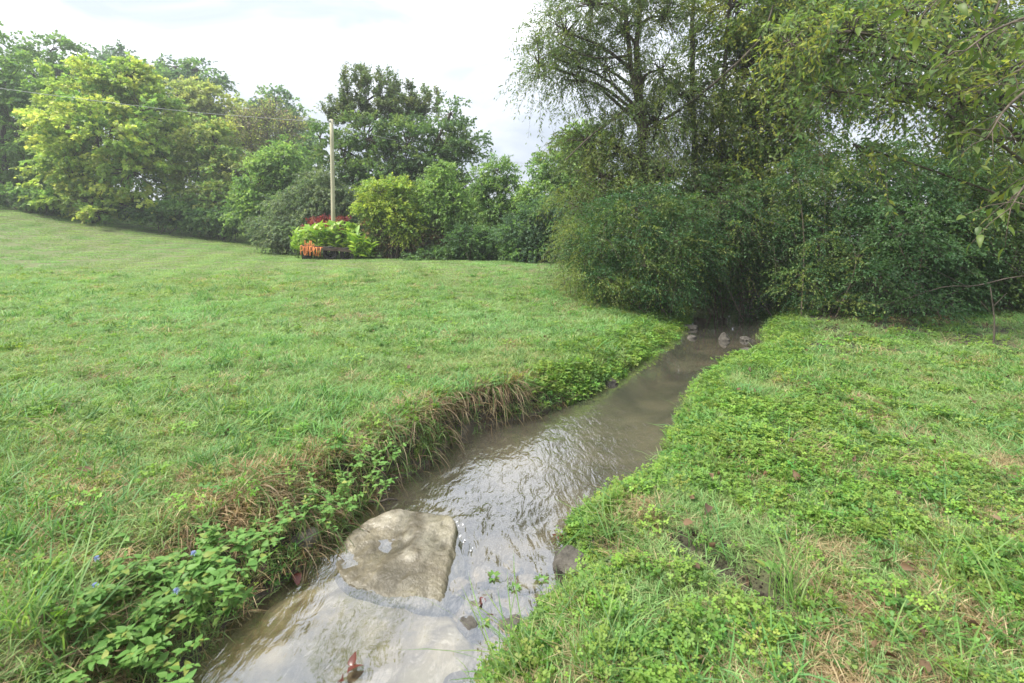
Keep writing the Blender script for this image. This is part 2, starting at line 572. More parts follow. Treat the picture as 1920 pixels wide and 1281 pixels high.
L.new(tr.outputs['BSDF'], mk.inputs[1]); L.new(df.outputs['BSDF'], mk.inputs[2])
ms = N.new('ShaderNodeMixShader')
L.new(fr.outputs['Result'], ms.inputs['Fac']); L.new(mk.outputs['Shader'], ms.inputs[1]); L.new(gl.outputs['BSDF'], ms.inputs[2])
L.new(ms.outputs['Shader'], out.inputs['Surface'])
wobj = add_obj('creek_water', me, m)
tag(wobj, 'shallow clear brown creek water running between grassy banks', None, None, 'structure')


# ------------------------------------------------------------------ foliage machinery
def leaf_arrays(pos, d, nrm, ln, wd, fold=0.12, curl=0.0):
    """diamond leaves: 4 verts / 1 quad each"""
    d = unit(d)
    s = unit(np.cross(d, nrm))
    n = np.cross(s, d)
    ln, wd = ln[:, None], wd[:, None]
    mid = pos + d * ln * 0.42
    v = np.empty((len(pos), 4, 3))
    v[:, 0] = pos
    v[:, 1] = mid + s * wd * 0.5 + n * wd * fold
    v[:, 2] = pos + d * ln - n * ln * curl
    v[:, 3] = mid - s * wd * 0.5 + n * wd * fold
    return v.reshape(-1, 3)


def rand_dirs(n, r):
    return unit(r.normal(size=(n, 3)))


def grow_crown(r, lobes, clumps, twigs, leaves, leaf_len, leaf_w, clump_r, palette, twig_len, droop=0.35, flat=0.6,
               up=0.15, shell=0.55, normal_up=0.9, jitter=0.22, spread=0.9):
    """lobes -> clumps -> twigs -> leaves. returns leaf verts, colours, twig polylines, clump centres"""
    vol = np.array([l[3] * l[4] * l[5] for l in lobes]) ** (2 / 3)
    share = vol / vol.sum()
    cc, outw = [], []
    for l, s in zip(lobes, share):
        n = max(3, int(round(clumps * s)))
        dv = rand_dirs(n, r)
        rad = shell + (1 - shell) * r.random(n) ** 0.7
        rad *= 0.82 + 0.4 * r.random(n)
        cc.append(np.array(l[:3]) + dv * rad[:, None] * np.array(l[3:6]))
        outw.append(dv)
    cc, outw = np.concatenate(cc), np.concatenate(outw)
    nc = len(cc)
    palette = np.array(palette, float) * 1.4
    ccol = palette[r.integers(0, len(palette), nc)] * (1 + jitter * (r.random((nc, 1)) - 0.5))
    csz = clump_r * (0.6 + 0.8 * r.random(nc))
    # twigs
    nt = nc * twigs
    ci = np.repeat(np.arange(nc), twigs)
    off = rand_dirs(nt, r) * (r.random((nt, 1)) ** 0.5)
    off[:, 2] *= flat
    t0 = cc[ci] + off * csz[ci][:, None] * 0.6
    td = unit(outw[ci] * 0.6 + off * spread + np.array([0, 0, up]) + 0.25 * r.normal(size=(nt, 3)))
    tl = twig_len * (0.55 + 0.9 * r.random(nt))
    S = 4
    ts = np.linspace(0, 1, S + 1)
    tp = t0[:, None, :] + td[:, None, :] * (tl[:, None] * ts)[..., None]
    tp[:, :, 2] -= droop * tl[:, None] * ts ** 2
    # leaves on twigs
    nl = nt * leaves
    ti = np.repeat(np.arange(nt), leaves)
    f = (np.tile((np.arange(leaves) + 0.6) / leaves, nt) + 0.1 * (r.random(nl) - 0.5)).clip(0.02, 1)
    pos = t0[ti] + td[ti] * (tl[ti] * f)[:, None]
    pos[:, 2] -= droop * tl[ti] * f ** 2
    ax = td[ti].copy()
    ax[:, 2] -= 2 * droop * f
    ax = unit(ax)
    sidev = rand_dirs(nl, r)
    sidev = unit(sidev - ax * (sidev * ax).sum(1, keepdims=True))
    d = unit(ax * 0.75 + sidev * 0.85 + np.array([0, 0, -0.2]))
    nrm = unit(np.array([0, 0, normal_up]) + 0.75 * r.normal(size=(nl, 3)))
    sz = 0.65 + 0.7 * r.random(nl)
    v = leaf_arrays(pos, d, nrm, leaf_len * sz, leaf_w * sz)
    col = ccol[ci][ti] * (0.78 + 0.44 * r.random((nl, 1))) * (1 + 0.14 * (r.random((nl, 3)) - 0.5))
    return v, col, tp, cc, ci


def leaves_mesh(name, v, col):
    n = len(v) // 4
    me = mesh_from(name, v, np.full(n, 4), np.arange(n * 4), False)
    face_color(me, np.clip(col, 0.003, 0.9))
    return me


def twig_tubes(geo_v, tp, r0, r1):
    """vectorised 3-sided tubes along twig polylines"""
    n, s, _ = tp.shape
    d = unit(tp[:, -1] - tp[:, 0])
    ref = np.where(np.abs(d[:, 2:3]) < 0.9, np.array([[0, 0, 1.0]]), np.array([[1.0, 0, 0]]))
    a = unit(np.cross(d, ref))
    b = np.cross(d, a)
    th = np.arange(3) * 2 * math.pi / 3
    rr = np.linspace(r0, r1, s)
    ring = tp[:, :, None, :] + (a[:, None, None, :] * np.cos(th)[None, None, :, None] + b[:, None, None, :] * np.sin(th)[None, None, :, None]) * rr[None, :, None, None]
    base = (np.arange(n) * s * 3)[:, None, None]
    i = (np.arange(s - 1) * 3)[None, :, None]
    k = np.arange(3)[None, None, :]
    k2 = (k + 1) % 3
    q = np.stack([base + i + k, base + i + k2, base + i + 3 + k2, base + i + 3 + k], -1).reshape(-1, 4)
    return ring.reshape(-1, 3), q


def px_lobes(lobes, Y0):
    out = []
    for l in lobes:
        u, v, ru, rv = l[:4]
        Y = Y0 + (l[4] if len(l) > 4 else 0)
        c = P(u, v, Y)
        rx, rz = ru * Y / F, rv * Y / F
        out.append((c[0], c[1], c[2], rx, max(rx, rz) * 0.8 if len(l) < 6 else l[5], rz))
    return out


def plant_tree(name, label, cat, u, Y, lobes, clumps, twigs, leaves, leaf_len, leaf_w, clump_r, palette, twig_len=0.5,
               trunk=None, trunk_r=0.15, stems=0, stem_spread=0.5, bark=None, leafmat=None, seed=1, group=None, show_twigs=0.25,
               limb_r=None, twig_r=0.006, world_lobes=None, stem_names='trunk', crown_name='crown', extra_limbs=None, base=None, **kw):
    r = np.random.default_rng(seed)
    L_ = world_lobes or px_lobes(lobes, Y)
    if group == 'bushes of the creek thicket':
        palette = [tuple(q * k for q, k in zip(c, (1.05, 1.15, 1.05))) for c in palette]
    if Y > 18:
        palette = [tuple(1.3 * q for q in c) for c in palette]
        clumps = int(clumps * 1.25)
        shr = 0.3 * (0.6 * clump_r + twig_len)
        L_ = [(l[0], l[1], l[2]) + tuple(max(0.45 * q, q - shr) for q in l[3:6]) for l in L_]
        leaf_len *= 1.25
        leaf_w *= 1.35
    if base is None:
        bx, by = (u - CX) / F * Y, Y
    else:
        bx, by = base
    bz = ground(bx, by) - 0.08
    root = empty(name, (bx, by, bz))
    tag(root, label, cat, group)
    org = np.array([bx, by, bz])
    v, col, tp, cc, ci = grow_crown(r, L_, clumps, twigs, leaves, leaf_len, leaf_w, clump_r, palette, twig_len, **kw)
    g = Geo()
    top = max(l[2] for l in L_)
    lc = np.array([l[:3] for l in L_])
    lim = limb_r or trunk_r * 0.4
    if stems:
        bases = []
        big = [i for i, l in enumerate(L_) if l[5] > 0.2] or list(range(len(L_)))   # slim sprays grow from the limbs, not the ground
        for k in range(stems):
            j = big[k % len(big)]
            a = r.random() * 6.28
            sp = stem_spread * r.random() ** 0.5
            b0 = org + np.array([math.cos(a) * sp, math.sin(a) * sp, 0])
            if np.linalg.norm(lc[j][:2] - b0[:2]) > stem_spread + 0.8:
                b0[:2] = lc[j][:2] + 0.3 * L_[j][3] * r.normal(size=2)
                sp = 1.0
            if sp > 0.3:
                b0[2] = ground(b0[0], b0[1]) - 0.05
            tgt = lc[j] + 0.3 * r.normal(size=3) * np.array(L_[j][3:6])
            mid = b0 * 0.55 + tgt * 0.45 + r.normal(size=3) * 0.08 * np.linalg.norm(tgt - b0)
            mid[2] = b0[2] * 0.45 + tgt[2] * 0.55
            pl = spline([b0, mid, tgt], 7)
            g.tube(pl, np.linspace(trunk_r * (0.6 + 0.6 * r.random()), trunk_r * 0.25, 7), 5, False)
            bases.append(pl)
        trunkpts = np.concatenate(bases)
    else:
        if trunk is None:
            tp_c = np.array([bx, by, top])
            k = lc[np.argmax(lc[:, 2])]
            ctrl = [org, org * 0.6 + k * 0.4 + np.array([0, 0, 0.0]), k]
            ctrl[1][:2] = org[:2] + 0.25 * (k[:2] - org[:2])
            trunks = [ctrl]
        else:
            trunks = [[P(*q) for q in t] for t in trunk]
        pts = []
        for t in trunks:
            pl = spline(t, 14)
            pl[1:-1] += r.normal(size=(12, 3)) * trunk_r * 0.15
            g.tube(pl, np.linspace(trunk_r, trunk_r * 0.3, 14) * (1 + 0.35 * np.exp(-np.linspace(0, 1, 14) * 14)), 8, False)
            pts.append(pl)
        trunkpts = np.concatenate(pts)
    for j, l in enumerate(L_):
        c = lc[j]
        dz = c[2] - trunkpts[:, 2]
        hd = np.linalg.norm(trunkpts[:, :2] - c[:2], axis=1)
        cost = np.abs(dz - 0.6 * hd) + hd
        a0 = trunkpts[np.argmin(cost)]
        mid = (a0 + c) / 2 + np.array([0, 0, 0.1 * np.linalg.norm(c - a0)]) + r.normal(size=3) * 0.06 * np.linalg.norm(c - a0)
        if np.linalg.norm(c - a0) > 0.25:
            g.tube(spline([a0, mid, c], 6), np.linspace(lim, lim * 0.5, 6), 5, False)
    if extra_limbs:
        for lb in extra_limbs:
            pl = spline([P(*q) for q in lb[0]], 10)
            g.tube(pl, np.linspace(lb[1], lb[2], 10), 6, False)
    # branches to clumps
    lobe_of = np.argmin(((cc[:, None, :] - lc[None]) ** 2).sum(2), 1)
    nb = len(cc)
    a0 = lc[lobe_of]
    w = np.linspace(0, 1, 4)[None, :, None]
    bp_ = a0[:, None, :] * (1 - w) + cc[:, None, :] * w  # limb to clump
    bp_ += r.normal(size=(nb, 4, 3)) * 0.05 * np.linalg.norm(cc - a0, axis=1)[:, None, None] * (w > 0) * (w < 1)
    bv, bq = twig_tubes(None, bp_, lim * 0.42, lim * 0.12)
    keep = r.random(len(tp)) < show_twigs
    if keep.any():
        tv, tq = twig_tubes(None, tp[keep][:, ::2], twig_r, twig_r * 0.4)
        bq = np.concatenate([bq, tq + len(bv)])
        bv = np.concatenate([bv, tv])
    gv = np.concatenate(g.v)
    allv = np.concatenate([gv, bv]) - org
    sizes = np.concatenate([np.array(g.s), np.full(len(bq), 4)])
    loops = np.concatenate([np.array(g.l), (bq + len(gv)).ravel()])
    tm = mesh_from(name + '_' + stem_names, allv, sizes, loops, True)
    add_obj(stem_names, tm, bark or M_bark, root)
    lm = leaves_mesh(name + '_' + crown_name, v - np.tile(org, (len(v), 1)), col)
    add_obj(crown_name, lm, leafmat or M_leaf, root)
    return root


# palettes (leaf albedo)
G_DARK = [(0.04, 0.08, 0.035), (0.05, 0.095, 0.04), (0.06, 0.105, 0.04)]
G_MID = [(0.08, 0.14, 0.05), (0.10, 0.16, 0.055), (0.075, 0.13, 0.05)]
G_MAPLE = [(0.11, 0.18, 0.055), (0.20, 0.25, 0.07), (0.25, 0.28, 0.085), (0.15, 0.21, 0.06), (0.17, 0.23, 0.065)]
G_OLIVE = [(0.17, 0.20, 0.075), (0.14, 0.18, 0.065), (0.20, 0.22, 0.08)]
G_LIGHT = [(0.13, 0.20, 0.07), (0.16, 0.23, 0.08), (0.11, 0.17, 0.06)]
G_SILVER = [(0.09, 0.12, 0.075), (0.075, 0.11, 0.065), (0.11, 0.14, 0.09)]
G_BLUE = [(0.05, 0.09, 0.055), (0.06, 0.105, 0.06)]
G_YELLOW = [(0.20, 0.24, 0.05), (0.16, 0.22, 0.05), (0.12, 0.18, 0.05)]
G_WILLOW = [(0.11, 0.15, 0.045), (0.09, 0.135, 0.045), (0.14, 0.17, 0.05), (0.08, 0.12, 0.05)]
G_PRIVET = [(0.035, 0.078, 0.034), (0.048, 0.09, 0.038), (0.04, 0.082, 0.03), (0.075, 0.11, 0.034), (0.12, 0.145, 0.04)]
G_RIGHT = [(0.11, 0.165, 0.045), (0.15, 0.20, 0.045), (0.085, 0.135, 0.045), (0.21, 0.23, 0.05), (0.10, 0.15, 0.045)]
G_BROWN = [(0.16, 0.11, 0.06), (0.11, 0.14, 0.05), (0.13, 0.10, 0.06), (0.09, 0.13, 0.045)]

EDGE = 'trees along the edge of the lawn'
# far wood, left to right
plant_tree('tree', 'green broadleaf tree cut off by the left edge, left of the big yellow-green maple', 'tree', 10, 34,
           [(15, 150, 70, 70), (-40, 210, 80, 110), (40, 250, 60, 90), (-10, 320, 90, 70), (70, 330, 50, 60), (-10, 70, 30, 30)],
           230, 8, 11, 0.17, 0.11, 0.8, G_MID + [(0.09, 0.15, 0.04)], 0.6, trunk_r=0.22, seed=11, group=EDGE)
plant_tree('tree', 'tall green tree rising behind the maple at its upper left', 'tree', 92, 43,
           [(95, 95, 45, 38), (60, 140, 50, 50), (125, 140, 40, 45), (90, 240, 60, 90)],
           130, 8, 10, 0.21, 0.14, 0.9, G_MID, 0.7, trunk_r=0.22, seed=12, group=EDGE)
plant_tree('maple_tree', 'broad yellow-green maple with tiered foliage at the left edge of the lawn', 'tree', 185, 32,
           [(185, 165, 85, 55), (115, 225, 60, 75), (265, 215, 70, 75), (185, 250, 105, 80, -2), (130, 320, 70, 60, -1.5), (245, 320, 75, 60, -1.5),
            (300, 280, 45, 50), (175, 378, 70, 22, -2), (250, 388, 55, 20, -2), (110, 374, 50, 22, -2), (190, 396, 60, 14, -2.5), (90, 290, 45, 50), (235, 145, 55, 40)],
           360, 9, 12, 0.165, 0.13, 0.75, G_MAPLE, 0.55, trunk_r=0.25, seed=13, flat=0.4, droop=0.3, group=EDGE)
plant_tree('tree', 'tall blue-green tree top standing farthest back above the maple', 'tree', 205, 62,
           [(190, 105, 22, 18), (225, 110, 28, 22), (240, 130, 25, 20), (205, 170, 50, 60)],
           70, 8, 9, 0.30, 0.2, 1.0, G_BLUE, 0.9, trunk_r=0.25, seed=14, group=EDGE)
plant_tree('tree', 'tall loose-crowned tree behind the maple with gaps of sky in its top', 'tree', 320, 55,
           [(285, 135, 28, 26), (330, 125, 34, 20), (370, 130, 26, 22), (405, 155, 26, 22), (335, 180, 70, 50)],
           120, 7, 9, 0.26, 0.17, 0.9, G_MID + G_BLUE, 0.9, trunk_r=0.26, seed=15, group=EDGE)
plant_tree('tree', 'olive-yellow tree with a rounded crown behind and right of the maple', 'tree', 400, 44,
           [(345, 185, 50, 45), (400, 195, 48, 40), (440, 230, 40, 40), (370, 250, 70, 60), (460, 270, 30, 40)],
           190, 8, 11, 0.2, 0.14, 0.85, G_OLIVE, 0.65, trunk_r=0.22, seed=16, group=EDGE)
plant_tree('tree', 'pale green rounded tree right of the maple, touching the lawn edge', 'tree', 405, 33,
           [(400, 270, 55, 50), (370, 320, 45, 55), (440, 330, 50, 60), (405, 375, 60, 45, -1), (460, 385, 35, 35)],
           210, 8, 11, 0.16, 0.09, 0.7, G_OLIVE + G_LIGHT[:1], 0.6, trunk_r=0.16, seed=17, droop=0.45, group=EDGE)
plant_tree('tree', 'distant green tree behind the grey bare-branched tree', 'tree', 525, 54,
           [(515, 190, 35, 26), (555, 220, 26, 30), (480, 215, 30, 25), (530, 260, 60, 45)],
           110, 8, 9, 0.24, 0.16, 0.9, G_MID + G_BLUE, 0.8, trunk_r=0.22, seed=18, group=EDGE)
plant_tree('bare_tree', 'half-bare grey tree with twisted limbs between the pale tree and the pole', 'tree', 497, 35,
           [(455, 235, 28, 30), (500, 225, 30, 32), (545, 240, 28, 28), (520, 265, 30, 22), (470, 275, 22, 22)],
           150, 7, 3, 0.13, 0.07, 0.7, G_OLIVE + [(0.2, 0.17, 0.13)], 0.9, trunk=[[(505, 415, 35), (498, 340, 35), (482, 310, 35), (470, 265, 35), (462, 215, 35)],
           [(498, 340, 35), (505, 300, 35), (530, 270, 35), (548, 225, 35)], [(490, 320, 35), (500, 270, 35), (498, 210, 35)]],
           trunk_r=0.15, bark=M_bark_grey, show_twigs=1.0, twig_r=0.014, seed=19, up=0.3, droop=0.1, group=EDGE)
plant_tree('tree', 'light green young tree just left of the pole behind the grey shrub', 'tree', 520, 29,
           [(530, 300, 38, 45), (490, 345, 38, 50), (550, 345, 38, 50), (515, 385, 55, 35), (455, 395, 35, 30)],
           190, 8, 10, 0.14, 0.085, 0.6, G_LIGHT + G_MID[:1], 0.5, trunk_r=0.12, seed=20, group=EDGE)
for lab, u, lobes, n_, sd_ in (('low dark shrub at the far lawn edge below the pale green tree', 420, [(400, 412, 45, 24), (450, 415, 40, 26), (500, 425, 30, 24)], 110, 21),
                               ('low dark shrub at the lawn edge right of the maple trunk', 310, [(335, 400, 45, 25), (270, 395, 40, 16)], 80, 53),
                               ('low dark shrub at the lawn edge left of the maple trunk', 60, [(110, 375, 60, 18), (20, 365, 60, 18)], 90, 54)):
    plant_tree('shrub', lab, 'shrub', u, 30.5, lobes, n_, 8, 10, 0.13, 0.09, 0.5, G_DARK + G_MID, 0.4, stems=8, stem_spread=1.0, trunk_r=0.03, seed=sd_, group='shrubs along the lawn edge', stem_names='stems', crown_name='foliage')
plant_tree('shrub', 'grey-green silvery shrub left of the wagon spilling onto the lawn', 'shrub', 560, 24,
           [(560, 395, 60, 50), (510, 425, 40, 40), (605, 385, 50, 60), (560, 440, 60, 30, -0.5), (520, 455, 30, 18, -0.5), (640, 400, 40, 55), (595, 345, 40, 30)],
           330, 9, 11, 0.085, 0.045, 0.42, G_SILVER, 0.42, stems=12, stem_spread=1.2, trunk_r=0.035, seed=22, droop=0.5, group='shrubs along the lawn edge', stem_names='stems', crown_name='foliage')
plant_tree('tree', 'big dark green tree with upright shoots behind the pole and wagon', 'tree', 745, 25.5,
           [(690, 262, 60, 58), (765, 275, 70, 66), (835, 272, 55, 58), (645, 300, 55, 60), (875, 270, 40, 55), (720, 330, 75, 60), (800, 340, 75, 60),
            (880, 360, 35, 45), (660, 370, 50, 45), (600, 260, 22, 30), (845, 212, 32, 22)],
           330, 9, 11, 0.115, 0.065, 0.5, [(0.055, 0.095, 0.045), (0.07, 0.115, 0.05), (0.065, 0.11, 0.04), (0.09, 0.13, 0.05)], 0.55, trunk_r=0.2, seed=23, up=0.5, normal_up=0.6, group=EDGE)
# upright shoots of that tree are part of its crown lobes: slim vertical lobes
plant_tree('tree', 'slim upright-shooted tree whose spiky top stands above the dark tree by the pole', 'tree', 700, 27,
           [(652, 175, 7, 42), (676, 165, 6, 44), (692, 175, 7, 46), (714, 170, 7, 40), (737, 172, 9, 44), (771, 190, 8, 36), (797, 192, 8, 36), (820, 200, 7, 30), (665, 215, 40, 30), (745, 212, 55, 30),
            (615, 215, 5, 32), (628, 212, 4, 30)],
           260, 7, 9, 0.11, 0.05, 0.16, [(0.06, 0.09, 0.045), (0.09, 0.11, 0.05), (0.075, 0.105, 0.05)], 0.4, trunk_r=0.1, seed=24, up=1.3, droop=0.0, normal_up=0.2, group=EDGE, show_twigs=0.8, twig_r=0.01)
plant_tree('small_tree', 'small yellow-green tree right of the wagon in front of the dark tree', 'tree', 735, 21,
           [(715, 360, 38, 28), (755, 365, 30, 28), (735, 400, 45, 36), (765, 425, 28, 36), (695, 385, 25, 20)],
           190, 8, 10, 0.09, 0.05, 0.36, G_YELLOW, 0.4, trunk_r=0.07, seed=25, stems=5, stem_spread=0.3, group=EDGE)
plant_tree('shrub', 'tangled brown-leaved vine thicket on the ground under the yellow-green tree', 'shrub', 740, 21.6,
           [(735, 450, 50, 36), (700, 440, 30, 36), (785, 455, 40, 32), (840, 430, 42, 42), (830, 465, 45, 25)],
           240, 8, 9, 0.085, 0.05, 0.36, G_BROWN, 0.38, trunk_r=0.025, seed=26, stems=16, stem_spread=1.2, show_twigs=0.7, group='shrubs along the lawn edge', stem_names='stems', crown_name='foliage')
plant_tree('sapling', 'fresh green sapling with layered leaves right of the yellow-green tree', 'tree', 832, 21.2,
           [(828, 325, 22, 26), (815, 365, 32, 30), (850, 375, 28, 28), (830, 400, 40, 24), (870, 400, 20, 24)],
           150, 8, 10, 0.1, 0.045, 0.34, G_LIGHT, 0.36, trunk_r=0.05, seed=27, group=EDGE)
plant_tree('tree', 'thin open tree with two slim stems right of the sapling', 'tree', 938, 23,
           [(935, 320, 30, 28), (955, 360, 30, 30), (915, 370, 28, 30), (940, 400, 40, 24), (895, 340, 20, 25)],
           130, 7, 10, 0.1, 0.05, 0.42, G_LIGHT + G_MID, 0.45, trunk=[[(935, 480, 23), (936, 400, 23), (945, 330, 23)], [(930, 480, 23), (922, 410, 23), (905, 350, 23)]],
           trunk_r=0.07, seed=28, group=EDGE)
plant_tree('shrub', 'dark leafy shrub on the far lawn edge below the thin open tree', 'shrub', 890, 20.4,
           [(880, 455, 45, 36), (930, 462, 40, 32), (850, 478, 40, 14), (800, 482, 50, 10), (960, 480, 40, 14)],
           220, 8, 10, 0.08, 0.04, 0.34, G_DARK + G_MID[:1], 0.36, trunk_r=0.02, seed=29, stems=12, stem_spread=0.9, group='shrubs along the lawn edge', stem_names='stems', crown_name='foliage')
plant_tree('shrub', 'blue-green shrub on the lawn edge just left of the willow', 'shrub', 1000, 19,
           [(990, 430, 45, 45), (1035, 420, 45, 55), (1000, 470, 55, 25), (1060, 460, 35, 35), (960, 440, 25, 35)],
           270, 8, 10, 0.08, 0.035, 0.34, G_BLUE + G_MID[:1], 0.38, trunk_r=0.025, seed=30, stems=10, stem_spread=0.8, group='shrubs along the lawn edge', stem_names='stems', crown_name='foliage')
plant_tree('tree', 'light green tree seen between the willow and the thin open tree', 'tree', 1040, 22,
           [(1025, 310, 30, 32), (1060, 300, 35, 45), (1040, 360, 48, 40), (1090, 340, 40, 60), (1000, 370, 25, 30), (1100, 270, 40, 40)],
           200, 8, 10, 0.11, 0.06, 0.42, G_LIGHT + G_MID[:1], 0.45, trunk_r=0.09, seed=31, group=EDGE)

for (lab, u, Y, lobes, sd_) in (
        ('dark undergrowth bush closing the wood behind the left edge trees', 40, 40, [(-30, 330, 70, 70), (60, 330, 70, 70), (120, 350, 60, 60), (-20, 240, 70, 70), (20, 380, 80, 25), (110, 390, 60, 25)], 33),
        ('dark undergrowth bush closing the wood behind the maple', 240, 40, [(200, 330, 70, 70), (290, 330, 70, 70), (340, 300, 60, 70), (250, 240, 60, 60), (360, 370, 60, 40), (190, 395, 70, 22), (290, 405, 70, 22)], 34),
        ('dark undergrowth bush closing the wood behind the grey bare tree', 470, 41, [(430, 340, 60, 60), (500, 350, 60, 60), (570, 330, 60, 70), (470, 400, 60, 30), (560, 400, 50, 40), (560, 280, 40, 40)], 35),
        ('dark undergrowth bush closing the gap behind the big dark tree', 720, 30, [(640, 400, 60, 60), (720, 410, 70, 60), (800, 410, 70, 60), (690, 440, 60, 40), (790, 440, 60, 40)], 36),
        ('dark undergrowth bush closing the gap behind the thin open tree', 930, 29, [(880, 410, 60, 50), (950, 420, 60, 50), (1020, 410, 60, 60), (1080, 410, 60, 70), (930, 445, 70, 30), (1000, 450, 60, 30)], 37)):
    plant_tree('undergrowth_bush', lab, 'bush', u, Y, lobes, 150, 8, 9, 0.2, 0.14, 0.8, G_DARK + G_MID, 0.6, stems=10, stem_spread=2.5, trunk_r=0.05, seed=sd_, group='undergrowth behind the lawn edge',
               stem_names='stems', crown_name='foliage', shell=0.2)

# ------------------------------------------------------------------ creek-side trees
plant_tree('willow_tree', 'tall willow with drooping narrow leaves and a leaning dark trunk by the creek', 'tree', 1215, 12.5,
           [(1060, 60, 70, 50), (1040, 110, 45, 50), (1110, 10, 80, 60), (1080, 150, 55, 50), (1190, -60, 110, 80), (1170, 60, 60, 60), (1100, 260, 65, 50), (1160, 280, 75, 65),
            (1230, 230, 85, 75), (1290, 180, 75, 80), (1240, 330, 85, 55), (1330, 260, 60, 70), (1130, 330, 60, 45), (1170, 400, 70, 50, 0.5), (1270, 390, 70, 50, 0.5), (1085, 390, 45, 45, 0.6), (1340, 360, 60, 60, 0.3), (1085, 450, 40, 50, -0.4), (1250, 30, 60, 50), (1135, 130, 45, 60), (1240, 130, 45, 60), (1010, 120, 25, 50)],
           700, 9, 13, 0.10, 0.025, 0.34, G_WILLOW, 0.62,
           trunk=[[(1235, 590, 12.4), (1222, 420, 12.4), (1200, 230, 12.4), (1180, 100, 12.4), (1163, -80, 12.4)], [(1208, 260, 12.4), (1197, 120, 12.5), (1200, -60, 12.6)],
                  [(1312, 560, 13), (1305, 350, 13), (1298, 120, 13), (1302, -120, 13)]],
           trunk_r=0.13, seed=41, droop=0.95, up=0.35, normal_up=0.2, flat=0.8, show_twigs=0.6, twig_r=0.004, spread=0.8, shell=0.3,
           extra_limbs=[([(1190, 195, 12.4), (1120, 245, 12), (1060, 300, 11.7)], 0.045, 0.012), ([(1180, 105, 12.4), (1110, 108, 12), (1048, 80, 11.6)], 0.04, 0.01),
                        ([(1205, 250, 12.4), (1310, 180, 12), (1420, 80, 11.5), (1450, 10, 11.3)], 0.045, 0.015)])
plant_tree('privet_bush', 'dense dark blue-green bush leaning over the left bank below the willow', 'bush', 1235, 10.6,
           [(1190, 440, 95, 70), (1120, 470, 55, 65, 0.4), (1250, 500, 75, 70, -0.2), (1150, 530, 60, 45, 0.2), (1190, 390, 90, 50, 0.3), (1270, 420, 70, 60, 0.2), (1225, 548, 45, 32, -0.3), (1300, 480, 55, 60), (1130, 450, 30, 12, -0.8), (1210, 500, 38, 12, -0.9), (1270, 455, 38, 12, -0.8), (1175, 545, 38, 10, -0.8), (1120, 520, 26, 9, -0.6), (1255, 545, 30, 9, -0.8),
            (1100, 420, 35, 40, 0.6)],
           560, 9, 12, 0.05, 0.022, 0.24, G_PRIVET, 0.34, stems=22, stem_spread=0.55, trunk_r=0.02, bark=M_twig, seed=42, leafmat=M_leaf_gloss, droop=0.45, group='bushes of the creek thicket', stem_names='stems', crown_name='foliage', twig_r=0.003, shell=0.4)
plant_tree('weedy_shrub', 'thin yellowish-leaved shrub at the left foot of the dark bush on the lawn', 'bush', 1085, 11.3,
           [(1085, 490, 28, 60), (1100, 530, 35, 35), (1075, 440, 20, 35), (1130, 560, 50, 22, -0.5), (1180, 580, 40, 18, -0.8)],
           130, 7, 10, 0.06, 0.014, 0.22, [(0.12, 0.15, 0.04), (0.16, 0.17, 0.05), (0.09, 0.13, 0.04)], 0.4, stems=14, stem_spread=0.4, trunk_r=0.008, bark=M_twig, seed=43, droop=0.6, group='bushes of the creek thicket',
           stem_names='stems', crown_name='foliage', twig_r=0.003)
plant_tree('thicket_bush', 'dark tangled bush overhanging the far end of the creek', 'bush', 1400, 11.6,
           [(1390, 430, 80, 75, -0.4), (1345, 500, 45, 50), (1420, 540, 60, 36), (1450, 470, 60, 60, -0.4), (1350, 380, 60, 60), (1440, 390, 70, 60), (1370, 480, 60, 50, -0.3)],
           430, 9, 11, 0.06, 0.028, 0.28, G_PRIVET + G_DARK, 0.4, stems=26, stem_spread=1.5, trunk_r=0.02, bark=M_twig, seed=44, droop=0.5, show_twigs=0.7, group='bushes of the creek thicket', stem_names='stems', crown_name='foliage', twig_r=0.004, shell=0.3,
           base=(6.9, 11.8))
plant_tree('thicket_bush', 'dense bush right of the creek end with arching bluish leaf sprays', 'bush', 1540, 10.6,
           [(1530, 500, 75, 65), (1580, 430, 80, 65), (1500, 545, 55, 34, -0.1), (1600, 530, 80, 46, -0.2), (1495, 515, 38, 11, -0.8), (1570, 565, 48, 10, -0.9), (1610, 480, 40, 12, -0.9), (1540, 450, 36, 11, -0.9), (1560, 370, 70, 50), (1500, 430, 50, 60), (1490, 340, 30, 45), (1610, 320, 36, 40), (1540, 290, 24, 36)],
           480, 9, 12, 0.05, 0.024, 0.25, G_PRIVET, 0.36, stems=24, stem_spread=0.9, trunk_r=0.018, bark=M_twig, seed=45, leafmat=M_leaf_gloss, droop=0.5, group='bushes of the creek thicket', stem_names='stems', crown_name='foliage', twig_r=0.003, shell=0.35)
plant_tree('thicket_bush', 'dense dark bush in the middle of the right-hand thicket', 'bush', 1700, 10.0,
           [(1690, 500, 85, 65), (1740, 430, 90, 65), (1660, 545, 65, 36, -0.1), (1760, 530, 75, 42, 0), (1650, 520, 42, 11, -0.9), (1720, 572, 55, 10, -1.0), (1765, 480, 44, 12, -0.9), (1690, 440, 40, 11, -0.9), (1790, 550, 40, 10, -0.7), (1680, 400, 80, 55), (1800, 490, 60, 60), (1720, 330, 40, 40), (1660, 300, 30, 36), (1790, 350, 40, 50)],
           480, 9, 12, 0.06, 0.03, 0.26, G_DARK, 0.42, stems=24, stem_spread=0.9, trunk_r=0.018, bark=M_twig, seed=46, leafmat=M_leaf_gloss, droop=0.5, group='bushes of the creek thicket', stem_names='stems', crown_name='foliage', twig_r=0.003, shell=0.35)
